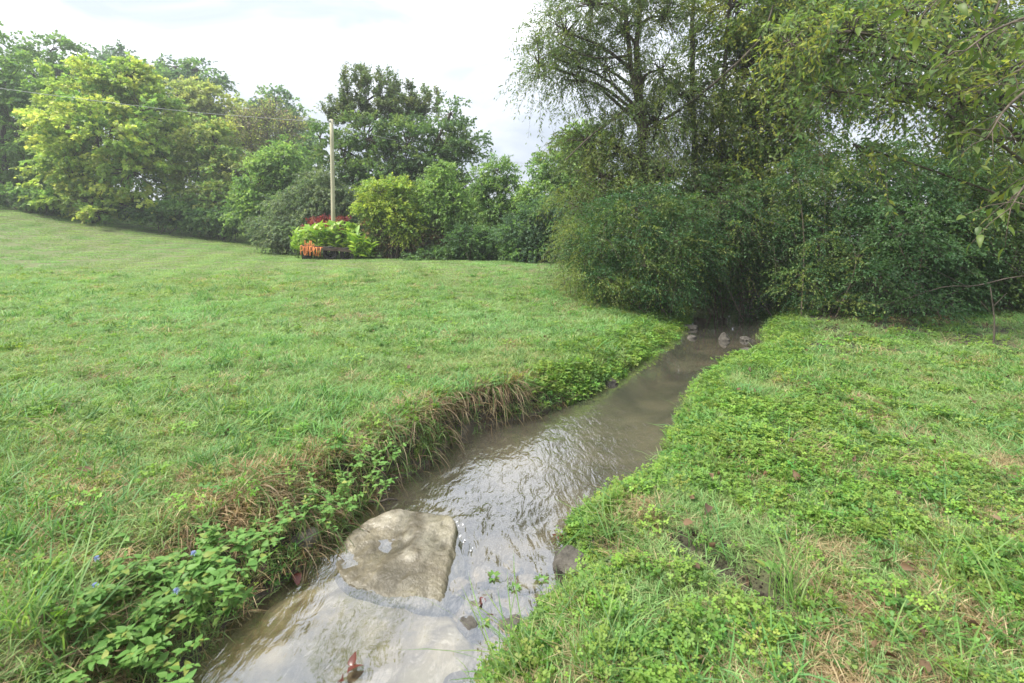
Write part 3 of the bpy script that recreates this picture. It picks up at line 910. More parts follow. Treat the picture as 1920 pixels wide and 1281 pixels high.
plant_tree('thicket_bush', 'dark leafy bush at the right edge of the thicket by the bare branch', 'bush', 1900, 9.8,
           [(1890, 460, 80, 75), (1940, 540, 90, 60), (1850, 400, 80, 60), (1870, 310, 40, 40), (1960, 400, 90, 80), (1860, 550, 60, 40, 0.4)],
           420, 9, 12, 0.06, 0.03, 0.26, [(0.05, 0.085, 0.03), (0.065, 0.10, 0.03), (0.09, 0.125, 0.035)], 0.42, stems=20, stem_spread=0.9, trunk_r=0.02, bark=M_twig, seed=47, droop=0.5, group='bushes of the creek thicket', stem_names='stems', crown_name='foliage', twig_r=0.003, shell=0.35)
plant_tree('creek_tree', 'yellow-green tree with long arching twigs above the creek end', 'tree', 1480, 12.6,
           [(1400, 120, 90, 80), (1480, 60, 100, 80), (1420, 240, 80, 80), (1500, 190, 90, 80), (1470, 310, 80, 55), (1560, 120, 80, 80), (1380, 10, 90, 60), (1540, 0, 90, 60), (1360, 310, 55, 60)],
           700, 9, 11, 0.095, 0.046, 0.36, G_RIGHT, 0.6, trunk=[[(1490, 590, 12.8), (1480, 420, 12.7), (1500, 250, 12.6), (1470, 60, 12.4), (1480, -120, 12.4)], [(1355, 560, 13), (1350, 350, 13), (1360, 120, 12.6), (1375, -60, 12.4)]],
           trunk_r=0.09, seed=48, droop=0.7, up=0.2, normal_up=0.4, show_twigs=0.6, twig_r=0.005, shell=0.3)
plant_tree('creek_tree', 'tall dark-trunked tree rising behind the right-hand thicket with sky showing through', 'tree', 1795, 11.6,
           [(1700, 60, 100, 70), (1800, 90, 90, 80), (1880, 180, 90, 90), (1700, 180, 75, 60), (1640, 330, 80, 50), (1790, 300, 90, 60), (1920, 320, 90, 70), (1840, 0, 110, 60), (1620, 20, 80, 60), (1940, 60, 80, 80), (1860, 380, 90, 50)],
           430, 9, 11, 0.09, 0.045, 0.36, G_RIGHT + G_DARK, 0.6, trunk=[[(1800, 590, 11.8), (1796, 400, 11.7), (1790, 220, 11.6), (1778, 40, 11.6), (1770, -120, 11.6)], [(1792, 260, 11.6), (1850, 100, 11.5), (1880, -60, 11.4)]],
           trunk_r=0.17, seed=49, droop=0.6, up=0.2, normal_up=0.4, show_twigs=0.7, twig_r=0.005, shell=0.3,
           extra_limbs=[([(1790, 230, 11.6), (1700, 300, 11.0), (1600, 330, 10.6)], 0.022, 0.006), ([(1780, 60, 11.6), (1650, 130, 11.0), (1540, 230, 10.8)], 0.024, 0.006), ([(1640, -60, 11.4), (1580, 100, 11.2), (1480, 260, 11)], 0.02, 0.006)])
plant_tree('leaning_tree', 'tree leaning in from beyond the right edge with long arching sprays of yellow-green leaves', 'tree', 2300, 7.0,
           [(1600, 60, 80, 60), (1700, 20, 90, 60), (1850, 60, 90, 70), (1560, 170, 60, 50, 0.5), (1680, 150, 70, 50, 0.4), (1800, 190, 70, 60), (1900, 260, 70, 60), (1480, 80, 60, 60, 0.8), (1890, 130, 70, 60, -0.5), (1600, 270, 45, 40, 0.8)],
           150, 7, 8, 0.105, 0.036, 0.3, G_RIGHT + G_MID, 0.5, trunk=[[(2150, 640, 7.2), (2140, 400, 7.2), (2100, 150, 7.0), (2020, -60, 6.9), (1900, -180, 6.8)]],
           trunk_r=0.11, limb_r=0.03, seed=51, droop=0.9, up=0.25, normal_up=0.4, show_twigs=1.0, twig_r=0.003, shell=0.3, base=(9.3, 7.2))
plant_tree('backdrop_bush', 'dark bush filling the view behind the willow trunk and the creek end', 'bush', 1300, 17.5,
           [(1130, 400, 60, 60), (1210, 380, 60, 70), (1290, 380, 60, 80), (1370, 370, 60, 80), (1440, 400, 50, 70), (1330, 480, 60, 60), (1240, 480, 60, 60), (1400, 500, 50, 60), (1300, 545, 80, 30), (1390, 550, 60, 30), (1150, 470, 60, 50)],
           300, 8, 10, 0.14, 0.08, 0.5, G_DARK + G_MID[:1], 0.5, stems=12, stem_spread=2.5, trunk_r=0.03, seed=52, group='bushes of the creek thicket', stem_names='stems', crown_name='foliage', shell=0.2, base=(3.3, 17.5))
# a deeper row so the thicket closes behind
for lab, u, lobes, sd_ in (('shadowy bush deep behind the creek end', 1340, [(1330, 470, 70, 70), (1340, 560, 60, 40), (1400, 570, 50, 35), (1290, 560, 50, 40), (1420, 480, 60, 80), (1250, 470, 60, 70)], 50),
                           ('shadowy bush deep behind the bluish-leaved thicket bush', 1570, [(1520, 490, 70, 80), (1620, 480, 80, 90), (1560, 390, 70, 50)], 55),
                           ('shadowy bush deep behind the right edge of the thicket', 1840, [(1730, 480, 80, 90), (1840, 470, 80, 90), (1940, 470, 80, 90), (1800, 390, 80, 50)], 56)):
    plant_tree('thicket_bush', lab, 'bush', u, 15.5, lobes, 32 * len(lobes), 8, 10, 0.12, 0.07, 0.5, G_DARK, 0.5, stems=10, stem_spread=1.5, trunk_r=0.03, seed=sd_, group='bushes of the creek thicket', stem_names='stems', crown_name='foliage')

# ------------------------------------------------------------------ grass and ground cover (instanced tufts)
def blade_tuft(name, n, foot, h, w, lean, palette, seed, seg=3, mat=None, hvar=0.5):
    r = np.random.default_rng(seed)
    V, S, Lp, C = [], [], [], []
    nv = 0
    pal = np.array(palette)
    for i in range(n):
        a = r.random() * 6.283
        rad = foot * math.sqrt(r.random())
        p0 = np.array([rad * math.cos(a), rad * math.sin(a), -0.01])
        b = r.random() * 6.283
        out = np.array([math.cos(b), math.sin(b), 0])
        sd_ = np.array([-math.sin(b), math.cos(b), 0])
        tw = r.normal() * 0.6
        sd_ = unit(sd_ + out * tw)
        hh = h * (1 - hvar + 2 * hvar * r.random())
        ln = lean * (0.3 + 1.2 * r.random())
        c = pal[r.integers(len(pal))] * (0.8 + 0.4 * r.random())
        for k in range(seg + 1):
            t = k / seg
            q = p0 + np.array([0, 0, hh * (t - 0.35 * ln * t * t)]) + out * hh * ln * t * t
            ww = w * (1 - 0.15 * t) * (1 if k < seg else 0)
            if k < seg:
                V += [q - sd_ * ww / 2, q + sd_ * ww / 2]
            else:
                V += [q]
        for k in range(seg - 1):
            Lp += [nv + 2 * k, nv + 2 * k + 1, nv + 2 * k + 3, nv + 2 * k + 2]
            S.append(4)
            C.append(c)
        Lp += [nv + 2 * seg - 2, nv + 2 * seg - 1, nv + 2 * seg]
        S.append(3)
        C.append(c)
        nv += 2 * seg + 1
    me = mesh_from(name, np.array(V), S, Lp, True)
    face_color(me, np.array(C))
    me.materials.append(mat or M_grass)
    return bpy.data.objects.new(name, me)


def clover_tuft(name, n, foot, h, leaf, palette, seed, leaflets=3):
    r = np.random.default_rng(seed)
    V, S, Lp, C = [], [], [], []
    nv = 0
    pal = np.array(palette)
    for i in range(n):
        a = r.random() * 6.283
        rad = foot * math.sqrt(r.random())
        hh = h * (0.45 + 0.75 * r.random())
        c0 = np.array([rad * math.cos(a), rad * math.sin(a), hh])
        nrm = unit(np.array([0, 0, 1.0]) + 0.35 * r.normal(size=3))
        e1 = unit(np.cross(nrm, np.array([math.cos(a), math.sin(a), 0.01])))
        e2 = np.cross(nrm, e1)
        c = pal[r.integers(len(pal))] * (0.8 + 0.4 * r.random())
        b0 = r.random() * 6.283
        sz = leaf * (0.7 + 0.6 * r.random())
        for k in range(leaflets):
            b = b0 + k * 6.283 / leaflets + 0.2 * r.normal()
            d = e1 * math.cos(b) + e2 * math.sin(b)
            s = np.cross(nrm, d)
            o = c0
            V += [o, o + d * sz * 0.45 + s * sz * 0.36, o + d * sz * 0.85 + s * sz * 0.38 + nrm * sz * 0.08, o + d * sz * 0.98,
                  o + d * sz * 0.85 - s * sz * 0.38 + nrm * sz * 0.08, o + d * sz * 0.45 - s * sz * 0.36]
            Lp += list(range(nv, nv + 6))
            S.append(6)
            C.append(c)
            nv += 6
        # stalk
        b = np.array([c0[0] * 0.7, c0[1] * 0.7, -0.01])
        s = np.array([0.0012, 0, 0])
        V += [b - s, b + s, c0 + s, c0 - s]
        Lp += list(range(nv, nv + 4))
        S.append(4)
        C.append(c * 0.8)
        nv += 4
    me = mesh_from(name, np.array(V), S, Lp, False)
    face_color(me, np.array(C))
    me.materials.append(M_clover)
    return bpy.data.objects.new(name, me)


def scatter(name, label, pts, rot, scl, tint, var, sources):
    me = bpy.data.meshes.new(name)
    n = len(pts)
    me.vertices.add(n)
    me.vertices.foreach_set('co', np.ascontiguousarray(pts, dtype=np.float32).ravel())
    a = me.attributes.new('rot', 'FLOAT_VECTOR', 'POINT'); a.data.foreach_set('vector', np.ascontiguousarray(rot, dtype=np.float32).ravel())
    a = me.attributes.new('scl', 'FLOAT_VECTOR', 'POINT'); a.data.foreach_set('vector', np.ascontiguousarray(scl, dtype=np.float32).ravel())
    t4 = np.ones((n, 4), dtype=np.float32); t4[:, :3] = tint
    a = me.attributes.new('tint', 'FLOAT_COLOR', 'POINT'); a.data.foreach_set('color', t4.ravel())
    a = me.attributes.new('var', 'INT', 'POINT'); a.data.foreach_set('value', np.ascontiguousarray(var, dtype=np.int32))
    o = add_obj(name, me)
    ng = bpy.data.node_groups.new(name, 'GeometryNodeTree')
    ng.interface.new_socket('Geometry', in_out='INPUT', socket_type='NodeSocketGeometry')
    ng.interface.new_socket('Geometry', in_out='OUTPUT', socket_type='NodeSocketGeometry')
    N, L = ng.nodes, ng.links
    gi, go = N.new('NodeGroupInput'), N.new('NodeGroupOutput')
    j = N.new('GeometryNodeJoinGeometry')

    def named(nm, ty):
        q = N.new('GeometryNodeInputNamedAttribute')
        q.data_type = ty
        q.inputs['Name'].default_value = nm
        return q.outputs['Attribute']
    ar, asc, av = named('rot', 'FLOAT_VECTOR'), named('scl', 'FLOAT_VECTOR'), named('var', 'INT')
    e2r = N.new('FunctionNodeEulerToRotation')
    L.new(ar, e2r.inputs[0])
    for k, s in enumerate(sources):
        oi = N.new('GeometryNodeObjectInfo')
        oi.inputs['Object'].default_value = s
        cmpn = N.new('FunctionNodeCompare'); cmpn.data_type = 'INT'; cmpn.operation = 'EQUAL'
        L.new(av, cmpn.inputs[2]); cmpn.inputs[3].default_value = k
        ip = N.new('GeometryNodeInstanceOnPoints')
        L.new(gi.outputs[0], ip.inputs['Points']); L.new(cmpn.outputs[0], ip.inputs['Selection'])
        L.new(oi.outputs['Geometry'], ip.inputs['Instance'])
        L.new(e2r.outputs[0], ip.inputs['Rotation']); L.new(asc, ip.inputs['Scale'])
        L.new(ip.outputs['Instances'], j.inputs[0])
    L.new(j.outputs[0], go.inputs[0])
    md = o.modifiers.new('scatter', 'NODES')
    md.node_group = ng
    tag(o, label, None, None, 'stuff')
    return o


GP = [(0.205, 0.315, 0.11), (0.18, 0.295, 0.10), (0.235, 0.325, 0.125), (0.165, 0.285, 0.105)]
GDRY = [(0.36, 0.29, 0.16), (0.28, 0.21, 0.12), (0.42, 0.35, 0.21), (0.22, 0.16, 0.09)]
GCL = [(0.20, 0.32, 0.06), (0.235, 0.35, 0.07), (0.165, 0.28, 0.055)]
fine = [blade_tuft('fine_grass_tuft', 40, 0.075, 0.05, 0.0034, 1.0, GP + [(0.26, 0.25, 0.12)] * (k == 0), 100 + k) for k in range(3)]
broad = [blade_tuft('broad_grass_tuft', 16, 0.06, 0.088, 0.006, 1.1, [(0.09, 0.20, 0.05), (0.11, 0.22, 0.06), (0.08, 0.18, 0.06)], 110 + k, 4) for k in range(3)]
dry = [blade_tuft('dry_grass_tuft', 30, 0.07, 0.06, 0.003, 1.5, GDRY, 120 + k) for k in range(2)]
clov = [clover_tuft('clover_tuft', 26, 0.08, 0.055, 0.012, GCL, 130 + k) for k in range(3)]
weed = [clover_tuft('round_leaf_tuft', 18, 0.07, 0.05, 0.017, [(0.10, 0.21, 0.05), (0.12, 0.24, 0.05)], 140 + k, 2) for k in range(2)]
farg = [blade_tuft('far_grass_tuft', 90, 0.26, 0.05, 0.008, 0.8, GP, 150 + k) for k in range(3)]


DRYSPOT = [(1.35, 2.05, 0.22), (1.62, 2.3, 0.2), (0.12, 2.0, 0.14), (1.85, 2.15, 0.25), (2.2, 3.2, 0.3), (1.1, 1.75, 0.18), (1.55, 1.75, 0.16), (0.75, 2.75, 0.15), (3.2, 4.4, 0.3), (0.55, 2.45, 0.12), (-1.5, 2.75, 0.3), (-1.25, 3.3, 0.2), (-2.2, 2.4, 0.25), (2.6, 2.5, 0.25)]


def sample_fan(y0, y1, dens, seed, half=1.2):
    r = np.random.default_rng(seed)
    n = int(dens * half * (y1 * y1 - y0 * y0))
    y = np.sqrt(y0 * y0 + (y1 * y1 - y0 * y0) * r.random(n))
    x = y * half * (2 * r.random(n) - 1)
    return x, y


def fields(x, y):
    d, side = stream_sd(x, y)
    f = dict(d=d, side=side)
    f['big'] = fbm(x * 0.35, y * 0.35, 61, 3)
    f['mid'] = fbm(x * 1.3, y * 1.3, 62, 3)
    f['sml'] = fbm(x * 4.0, y * 4.0, 63, 2)
    f['dryn'] = fbm(x * 1.9 + 7, y * 1.9, 64, 3)
    f['clv'] = fbm(x * 1.1 + 3, y * 1.1 + 5, 65, 3)
    mud = np.zeros(len(x))
    for g in GULLY:
        mud = np.maximum(mud, np.exp(-((x - g[0]) ** 2 + (y - g[1]) ** 2) / (1.7 * g[2] * g[2])))
    f['mud'] = mud
    ds = np.zeros(len(x))
    for g in DRYSPOT:
        ds = np.maximum(ds, np.exp(-((x - g[0]) ** 2 + (y - g[1]) ** 2) / (g[2] * g[2])))
    f['dryspot'] = ds * (0.4 + 0.9 * f['sml'])
    # bare ground below the right-hand thicket, thinning grass where canopy shade is painted dark
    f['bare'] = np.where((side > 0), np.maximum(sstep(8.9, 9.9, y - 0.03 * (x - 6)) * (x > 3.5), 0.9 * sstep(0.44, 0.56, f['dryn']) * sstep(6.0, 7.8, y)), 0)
    return f


def lawn_tint(f, x, y, r):
    n = len(x)
    t = 0.95 + 0.36 * f['mid']
    warm = (f['big'] - 0.5) * 1.1 + (f['sml'] - 0.5) * 0.5
    c = np.stack([t * (1 + 0.45 * warm), t, t * (1 + 0.1 * warm)], 1)
    # mowing bands on the far slope
    band = 0.5 + 0.5 * np.sin((x * 0.93 + y * 0.36) * 2 * math.pi / 1.6)
    c *= (1 + 0.28 * (band - 0.5) * sstep(10, 16, y))[:, None]
    return c * (0.9 + 0.2 * r.random((n, 1)))


fine_p, broad_p, dry_p, clov_p, far_p, weed_p = [], [], [], [], [], []
for (y0, y1, dens, sc, seed) in ((1.0, 3.2, 620, 1.0, 1), (3.2, 6.5, 300, 1.35, 2), (6.5, 17, 85, 2.2, 3)):
    x, y = sample_fan(y0, y1, dens, seed)
    f = fields(x, y)
    r = np.random.default_rng(900 + seed)
    n = len(x)
    u = r.random(n)
    right = f['side'] > 0
    # clover likelihood: strips by the water, patches on the right bank
    pc = np.where(right, 0.66 * sstep(0.46, 0.66, 0.55 * f['clv'] + 0.3 * f['sml'] + 0.22 * np.exp(-f['d'] / 0.8)) + 0.08, 0.9 * sstep(0.5, 0.6, f['clv'] * 0.4 + 0.55 * np.exp(-f['d'] / 0.55)) * sstep(4.7, 5.2, y) + 0.03)
    pd = 0.55 * sstep(0.58, 0.74, f['dryn']) + 0.05
    pd = np.where(right, pd * (1.3 - 0.4 * sstep(4, 6, y)), pd * 0.55 + 0.35 * np.exp(-((f['d'] - 0.22) / 0.16) ** 2) * (y < 5.3))
    pd = np.clip(pd + 0.75 * f['dryspot'], 0, 0.95)
    pc = pc * (1 - 0.75 * np.clip(f['dryspot'], 0, 1))
    pb = 0.26 * sstep(0.5, 0.66, f['big'] * 0.5 + f['mid'] * 0.5) + 0.04
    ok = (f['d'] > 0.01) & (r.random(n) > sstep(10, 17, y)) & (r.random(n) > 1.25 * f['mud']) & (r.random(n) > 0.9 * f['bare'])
    kind = np.where(u < pc, 1, np.where(u < pc + (1 - pc) * pd, 2, np.where(u < pc + (1 - pc) * (pd + pb), 3, 0)))
    z = terrain(x, y)
    tint = lawn_tint(f, x, y, r)
    rot = np.stack([0.15 * r.normal(size=n), 0.15 * r.normal(size=n), 6.283 * r.random(n)], 1)
    s0 = sc * (0.75 + 0.5 * r.random(n))
    hz = (0.75 + 0.5 * f['mid']) * (0.8 + 0.4 * r.random(n)) * (1.0 / sc ** 0.65)
    for k, lst in ((0, fine_p), (1, clov_p), (2, dry_p), (3, broad_p)):
        q = ok & (kind == k)
        if k == 3:
            q = q & (r.random(n) < 0.8)
        tt = tint[q].copy()
        if k == 1:
            tt = 0.82 + 0.3 * r.random((q.sum(), 1)) + 0.12 * (f['mid'][q][:, None] - 0.5) + 0.08 * r.normal(size=(q.sum(), 3))
        lst.append((np.stack([x, y, z], 1)[q], rot[q], np.stack([s0, s0, s0 * hz], 1)[q], tt, r.integers(0, 6, q.sum())))
x, y = sample_fan(9.0, 48, 9, 4)
f = fields(x, y)
ok = (np.random.default_rng(5).random(len(x)) < sstep(9, 14, y)) & (f['d'] > 0.4) & ~((f['side'] > 0) & (x > 2.5)) & (y < 44)
x, y = x[ok], y[ok]
f = {k: v[ok] for k, v in f.items()}
r = np.random.default_rng(77)
n = len(x)
s0 = (1.0 + 0.03 * (y - 12)) * (0.8 + 0.4 * r.random(n))
far_p.append((np.stack([x, y, terrain(x, y)], 1), np.stack([np.zeros(n), np.zeros(n), 6.283 * r.random(n)], 1), np.stack([s0, s0, np.full(n, 1.0)], 1), lawn_tint(f, x, y, r), r.integers(0, 6, n)))


# extra cover on the steep faces of the banks
r = np.random.default_rng(55)
for line, sgn, n in ((EL, -1, 5200), (ER, 1, 4200)):
    k = r.integers(0, len(line) - 1, n)
    t = r.random(n)
    p = line[k] * (1 - t[:, None]) + line[k + 1] * t[:, None]
    tg = unit(line[np.minimum(k + 2, len(line) - 1)] - line[np.maximum(k - 2, 0)])
    nv = np.stack([tg[:, 1], -tg[:, 0]], 1) * sgn
    w = np.where(p[:, 1] < 6, 0.32, 0.7)
    p = p + nv * (0.015 + w * r.random(n))[:, None]
    q = (p[:, 1] > 1.0) & (p[:, 1] < 11.5)
    p, nv = p[q], nv[q]
    n = len(p)
    z = terrain(p[:, 0], p[:, 1])
    yaw = 6.283 * r.random(n)
    # lean the tufts out over the water
    rot = np.stack([0.45 * nv[:, 1] + 0.2 * r.normal(size=n), -0.45 * nv[:, 0] + 0.2 * r.normal(size=n), yaw], 1)
    s0 = (0.6 + 0.5 * r.random(n)) * (1 + 0.06 * p[:, 1])
    pos = np.stack([p[:, 0], p[:, 1], z], 1)
    u = r.random(n)
    steep = (sgn < 0) & (p[:, 1] < 5.2)
    lim = np.where(steep, 0.22, 0.62)
    tint = (0.75 + 0.35 * r.random((n, 1))) * (1 + 0.08 * r.normal(size=(n, 3)))
    for lst, sel in ((clov_p, u < lim), (fine_p, (u >= lim) & (u < lim + 0.25)), (dry_p, (u >= lim + 0.25) & steep), (broad_p, (u >= lim + 0.25) & ~steep & (u < lim + 0.3))):
        lst.append((pos[sel], rot[sel], np.stack([s0, s0, s0], 1)[sel], tint[sel], r.integers(0, 6, sel.sum())))


def cat_scatter(name, label, lst, src):
    c = [np.concatenate([q[i] for q in lst]) for i in range(5)]
    print(name, len(c[0]))
    return scatter(name, label, c[0], c[1], c[2], c[3], c[4] % len(src), src)


cat_scatter('lawn_grass', 'short mown green lawn grass on both banks', fine_p, fine)
cat_scatter('far_lawn_grass', 'mown lawn grass on the far slope up to the trees', far_p, farg)
cat_scatter('coarse_grass', 'coarse broad-bladed grass patches in the lawn', broad_p, broad)
cat_scatter('dry_grass', 'straw-coloured dead grass patches on the banks', dry_p, dry)
cat_scatter('clover_cover', 'bright green clover covering the banks by the water', clov_p, clov + weed)


# ------------------------------------------------------------------ rocks
def polar_rock(name, label, outline, top, drop, mat, seed, rough=0.02, group=None, sides=48, cat='rock', lean=(0, 0), edge=0.75):
    """outline: world (x, y) loop; top(x, y) -> z of the upper face; sides fall by drop"""
    o = np.array(outline, float)
    c = o.mean(0)
    ang = np.arctan2(o[:, 1] - c[1], o[:, 0] - c[0])
    rad = np.linalg.norm(o - c, axis=1)
    k = np.argsort(ang)
    ang, rad = ang[k], rad[k]
    th = np.linspace(-math.pi, math.pi, sides, endpoint=False)
    rr = np.interp(th, np.concatenate([ang - 2 * math.pi, ang, ang + 2 * math.pi]), np.tile(rad, 3))
    rows = list(np.linspace(0.05, 0.98, 24))
    V = [np.array([c[0], c[1], top(c[0], c[1])])]
    zc = top(c[0], c[1])
    for f in rows:
        for a, q in zip(th, rr):
            x, y = c[0] + math.cos(a) * q * f, c[1] + math.sin(a) * q * f
            V.append(np.array([x, y, top(x, y) - (max(0, f - edge) / (1 - edge)) ** 2 * drop * 0.12]))
    for j, (f, dz) in enumerate(((1.0, 0.3), (1.02, 0.65), (1.03, 1.0))):
        for a, q in zip(th, rr):
            x, y = c[0] + math.cos(a) * q * f, c[1] + math.sin(a) * q * f
            V.append(np.array([x, y, top(x, y) - drop * dz]))
    V = np.array(V)
    for i in range(len(V)):
        p = V[i] * 5 + seed * 3.7
        d = mnoise.fractal(Vector(p), 1.0, 2.0, 4) * rough
        V[i, 2] += d * 1.2
        V[i, 0] += mnoise.noise(Vector(p + 31)) * rough * 0.9
        V[i, 1] += mnoise.noise(Vector(p + 57)) * rough * 0.9
    faces = [(0, 1 + a, 1 + (a + 1) % sides) for a in range(sides)]
    for j in range(len(rows) + 2):
        b = 1 + j * sides
        for a in range(sides):
            a2 = (a + 1) % sides
            faces.append((b + a, b + sides + a, b + sides + a2, b + a2))
    g = Geo()
    org = np.array([c[0], c[1], zc - drop])
    g.add(V - org, faces)
    ob = add_obj(name, g.mesh(name, True), mat, None, tuple(org))
    tag(ob, label, cat, group)
    return ob


def px_ground(pts, z):
    return [((u - CX) / F * (F * (CAMZ - z) / (v - HY)), F * (CAMZ - z) / (v - HY)) for u, v in pts]


# wet rock with olive algae on its sides
m, N, L, out = new_mat('wet_boulder')
tc = N.new('ShaderNodeTexCoord')
n1 = N.new('ShaderNodeTexNoise'); n1.inputs['Scale'].default_value = 11; n1.inputs['Detail'].default_value = 10; n1.inputs['Roughness'].default_value = 0.75
L.new(tc.outputs['Object'], n1.inputs['Vector'])
r1 = N.new('ShaderNodeValToRGB')
r1.color_ramp.elements[0].position = 0.3; r1.color_ramp.elements[0].color = (0.11, 0.095, 0.065, 1)
r1.color_ramp.elements[1].position = 0.66; r1.color_ramp.elements[1].color = (0.33, 0.30, 0.235, 1)
L.new(n1.outputs['Fac'], r1.inputs['Fac'])
ge = N.new('ShaderNodeNewGeometry')
sx = N.new('ShaderNodeSeparateXYZ'); L.new(ge.outputs['Normal'], sx.inputs['Vector'])
mr = N.new('ShaderNodeMapRange'); mr.inputs['From Min'].default_value = 0.85; mr.inputs['From Max'].default_value = 0.35
L.new(sx.outputs['Z'], mr.inputs['Value'])
al = N.new('ShaderNodeMix'); al.data_type = 'RGBA'
al.inputs['B'].default_value = (0.085, 0.08, 0.028, 1)
L.new(mr.outputs['Result'], al.inputs['Factor']); L.new(r1.outputs['Color'], al.inputs['A'])
p = N.new('ShaderNodeBsdfPrincipled'); p.inputs['Roughness'].default_value = 0.38; p.inputs['Specular IOR Level'].default_value = 0.5
sz = N.new('ShaderNodeSeparateXYZ'); L.new(ge.outputs['Position'], sz.inputs['Vector'])
nz = N.new('ShaderNodeMath'); nz.operation = 'MULTIPLY_ADD'; nz.inputs[1].default_value = 0.03
L.new(n1.outputs['Fac'], nz.inputs[0]); L.new(sz.outputs['Z'], nz.inputs[2])
wet = N.new('ShaderNodeMapRange'); wet.inputs['From Min'].default_value = 0.035; wet.inputs['From Max'].default_value = 0.022   # soaked stone near the water
L.new(nz.outputs['Value'], wet.inputs['Value'])
wm = N.new('ShaderNodeMix'); wm.data_type = 'RGBA'; wm.blend_type = 'MULTIPLY'; wm.inputs['B'].default_value = (0.62, 0.6, 0.54, 1)
L.new(wet.outputs['Result'], wm.inputs['Factor']); L.new(al.outputs['Result'], wm.inputs['A'])
L.new(wm.outputs['Result'], p.inputs['Base Color'])
n2 = N.new('ShaderNodeTexNoise'); n2.inputs['Scale'].default_value = 22; n2.inputs['Detail'].default_value = 8
L.new(tc.outputs['Object'], n2.inputs['Vector'])
bp = N.new('ShaderNodeBump'); bp.inputs['Strength'].default_value = 0.8; bp.inputs['Distance'].default_value = 0.03
L.new(n2.outputs['Fac'], bp.inputs['Height']); L.new(bp.outputs['Normal'], p.inputs['Normal'])
L.new(p.outputs['BSDF'], out.inputs['Surface'])
M_boulder = m


def add_cracks(mat, scale, dark):
    nt = mat.node_tree
    N, L = nt.nodes, nt.links
    p = next(n for n in N if n.type == 'BSDF_PRINCIPLED')
    src = p.inputs['Base Color'].links[0].from_socket
    tc = N.new('ShaderNodeTexCoord')
    wn_ = N.new('ShaderNodeTexNoise'); wn_.inputs['Scale'].default_value = 5; wn_.inputs['Detail'].default_value = 5
    L.new(tc.outputs['Object'], wn_.inputs['Vector'])
    ad = N.new('ShaderNodeMixRGB'); ad.blend_type = 'LINEAR_LIGHT'; ad.inputs['Fac'].default_value = 0.12
    L.new(tc.outputs['Object'], ad.inputs['Color1']); L.new(wn_.outputs['Color'], ad.inputs['Color2'])
    vo = N.new('ShaderNodeTexVoronoi'); vo.feature = 'DISTANCE_TO_EDGE'; vo.inputs['Scale'].default_value = scale
    L.new(ad.outputs['Color'], vo.inputs['Vector'])
    mr = N.new('ShaderNodeMapRange'); mr.inputs['From Max'].default_value = 0.05
    L.new(vo.outputs['Distance'], mr.inputs['Value'])
    st = N.new('ShaderNodeTexNoise'); st.inputs['Scale'].default_value = 2.6; st.inputs['Detail'].default_value = 6
    L.new(tc.outputs['Object'], st.inputs['Vector'])
    sm = N.new('ShaderNodeMapRange'); sm.inputs['From Min'].default_value = 0.42; sm.inputs['From Max'].default_value = 0.66
    L.new(st.outputs['Fac'], sm.inputs['Value'])
    x0 = N.new('ShaderNodeMix'); x0.data_type = 'RGBA'; x0.blend_type = 'MULTIPLY'
    x0.inputs['B'].default_value = (0.62, 0.62, 0.5, 1)
    L.new(sm.outputs['Result'], x0.inputs['Factor']); L.new(src, x0.inputs['A'])
    x1 = N.new('ShaderNodeMix'); x1.data_type = 'RGBA'
    x1.inputs['A'].default_value = (*dark, 1)
    L.new(mr.outputs['Result'], x1.inputs['Factor']); L.new(x0.outputs['Result'], x1.inputs['B'])
    L.new(x1.outputs['Result'], p.inputs['Base Color'])


add_cracks(M_boulder, 1.3, (0.10, 0.085, 0.055))
add_cracks(M_rock, 1.1, (0.16, 0.135, 0.09))

ol = px_ground([(622, 1045), (650, 1000), (690, 972), (740, 960), (800, 962), (845, 976), (868, 1012), (880, 1052), (866, 1085), (835, 1110), (760, 1105), (680, 1085)], 0.02)
polar_rock('boulder', 'large pale wet boulder breaking the water with an algae-green right face', ol,
           lambda x, y: -0.016 - 0.3 * max(0.0, 2.5 - y) - 1.2 * max(0.0, x + 0.335) + 0.04 * (x + 0.95) / 0.65 + 0.07 * (y - 2.65) + 0.012 * math.floor(3.2 * (y - 2.3) + 1.4 * x + 0.35 * math.sin(7 * x)) * 0.5, 0.3, M_boulder, 3, 0.022, 'rocks in the creek', edge=0.93, sides=110)
ol = px_ground([(300, 1330), (330, 1240), (440, 1160), (560, 1085), (640, 1060), (800, 1120), (860, 1150), (900, 1210), (880, 1300), (700, 1400), (450, 1420)], -0.07)
polar_rock('rock_slab', 'broad flat tan rock slab just under the shallow water in the foreground', ol,
           lambda x, y: -0.084 + 0.008 * math.sin(3 * x + 2 * y), 0.2, M_rock, 5, 0.016, 'rocks in the creek')


def lump_rock(name, label, u, v, z, size, mat, seed, group='rocks in the creek', cat='rock', pointed=0.0, XY=None):
    if XY is None:
        X, Y = px_ground([(u, v)], z)[0]
    else:
        X, Y = XY
    bm = bmesh.new()
    bmesh.ops.create_icosphere(bm, subdivisions=3, radius=1.0)
    for w in bm.verts:
        q = w.co.copy()
        n_ = mnoise.fractal(q * 1.1 + Vector((seed * 5.1, seed, 0)), 1.0, 2.0, 3)
        q *= 1 + 0.33 * n_
        for ax in range(3):   # squarer blocks
            q[ax] = math.copysign(abs(q[ax]) ** 0.8, q[ax])
        if q.z > 0:
            q.x *= 1 - pointed * q.z * 0.7
            q.y *= 1 - pointed * q.z * 0.7
        w.co = Vector((q.x * size[0], q.y * size[1], q.z * size[2]))
    me = bpy.data.meshes.new(name)
    bm.to_mesh(me)
    bm.free()
    ob = add_obj(name, me, mat, None, (X, Y, z))
    ob.rotation_euler = (0, 0, seed * 1.3)
    tag(ob, label, cat, group)
    return ob


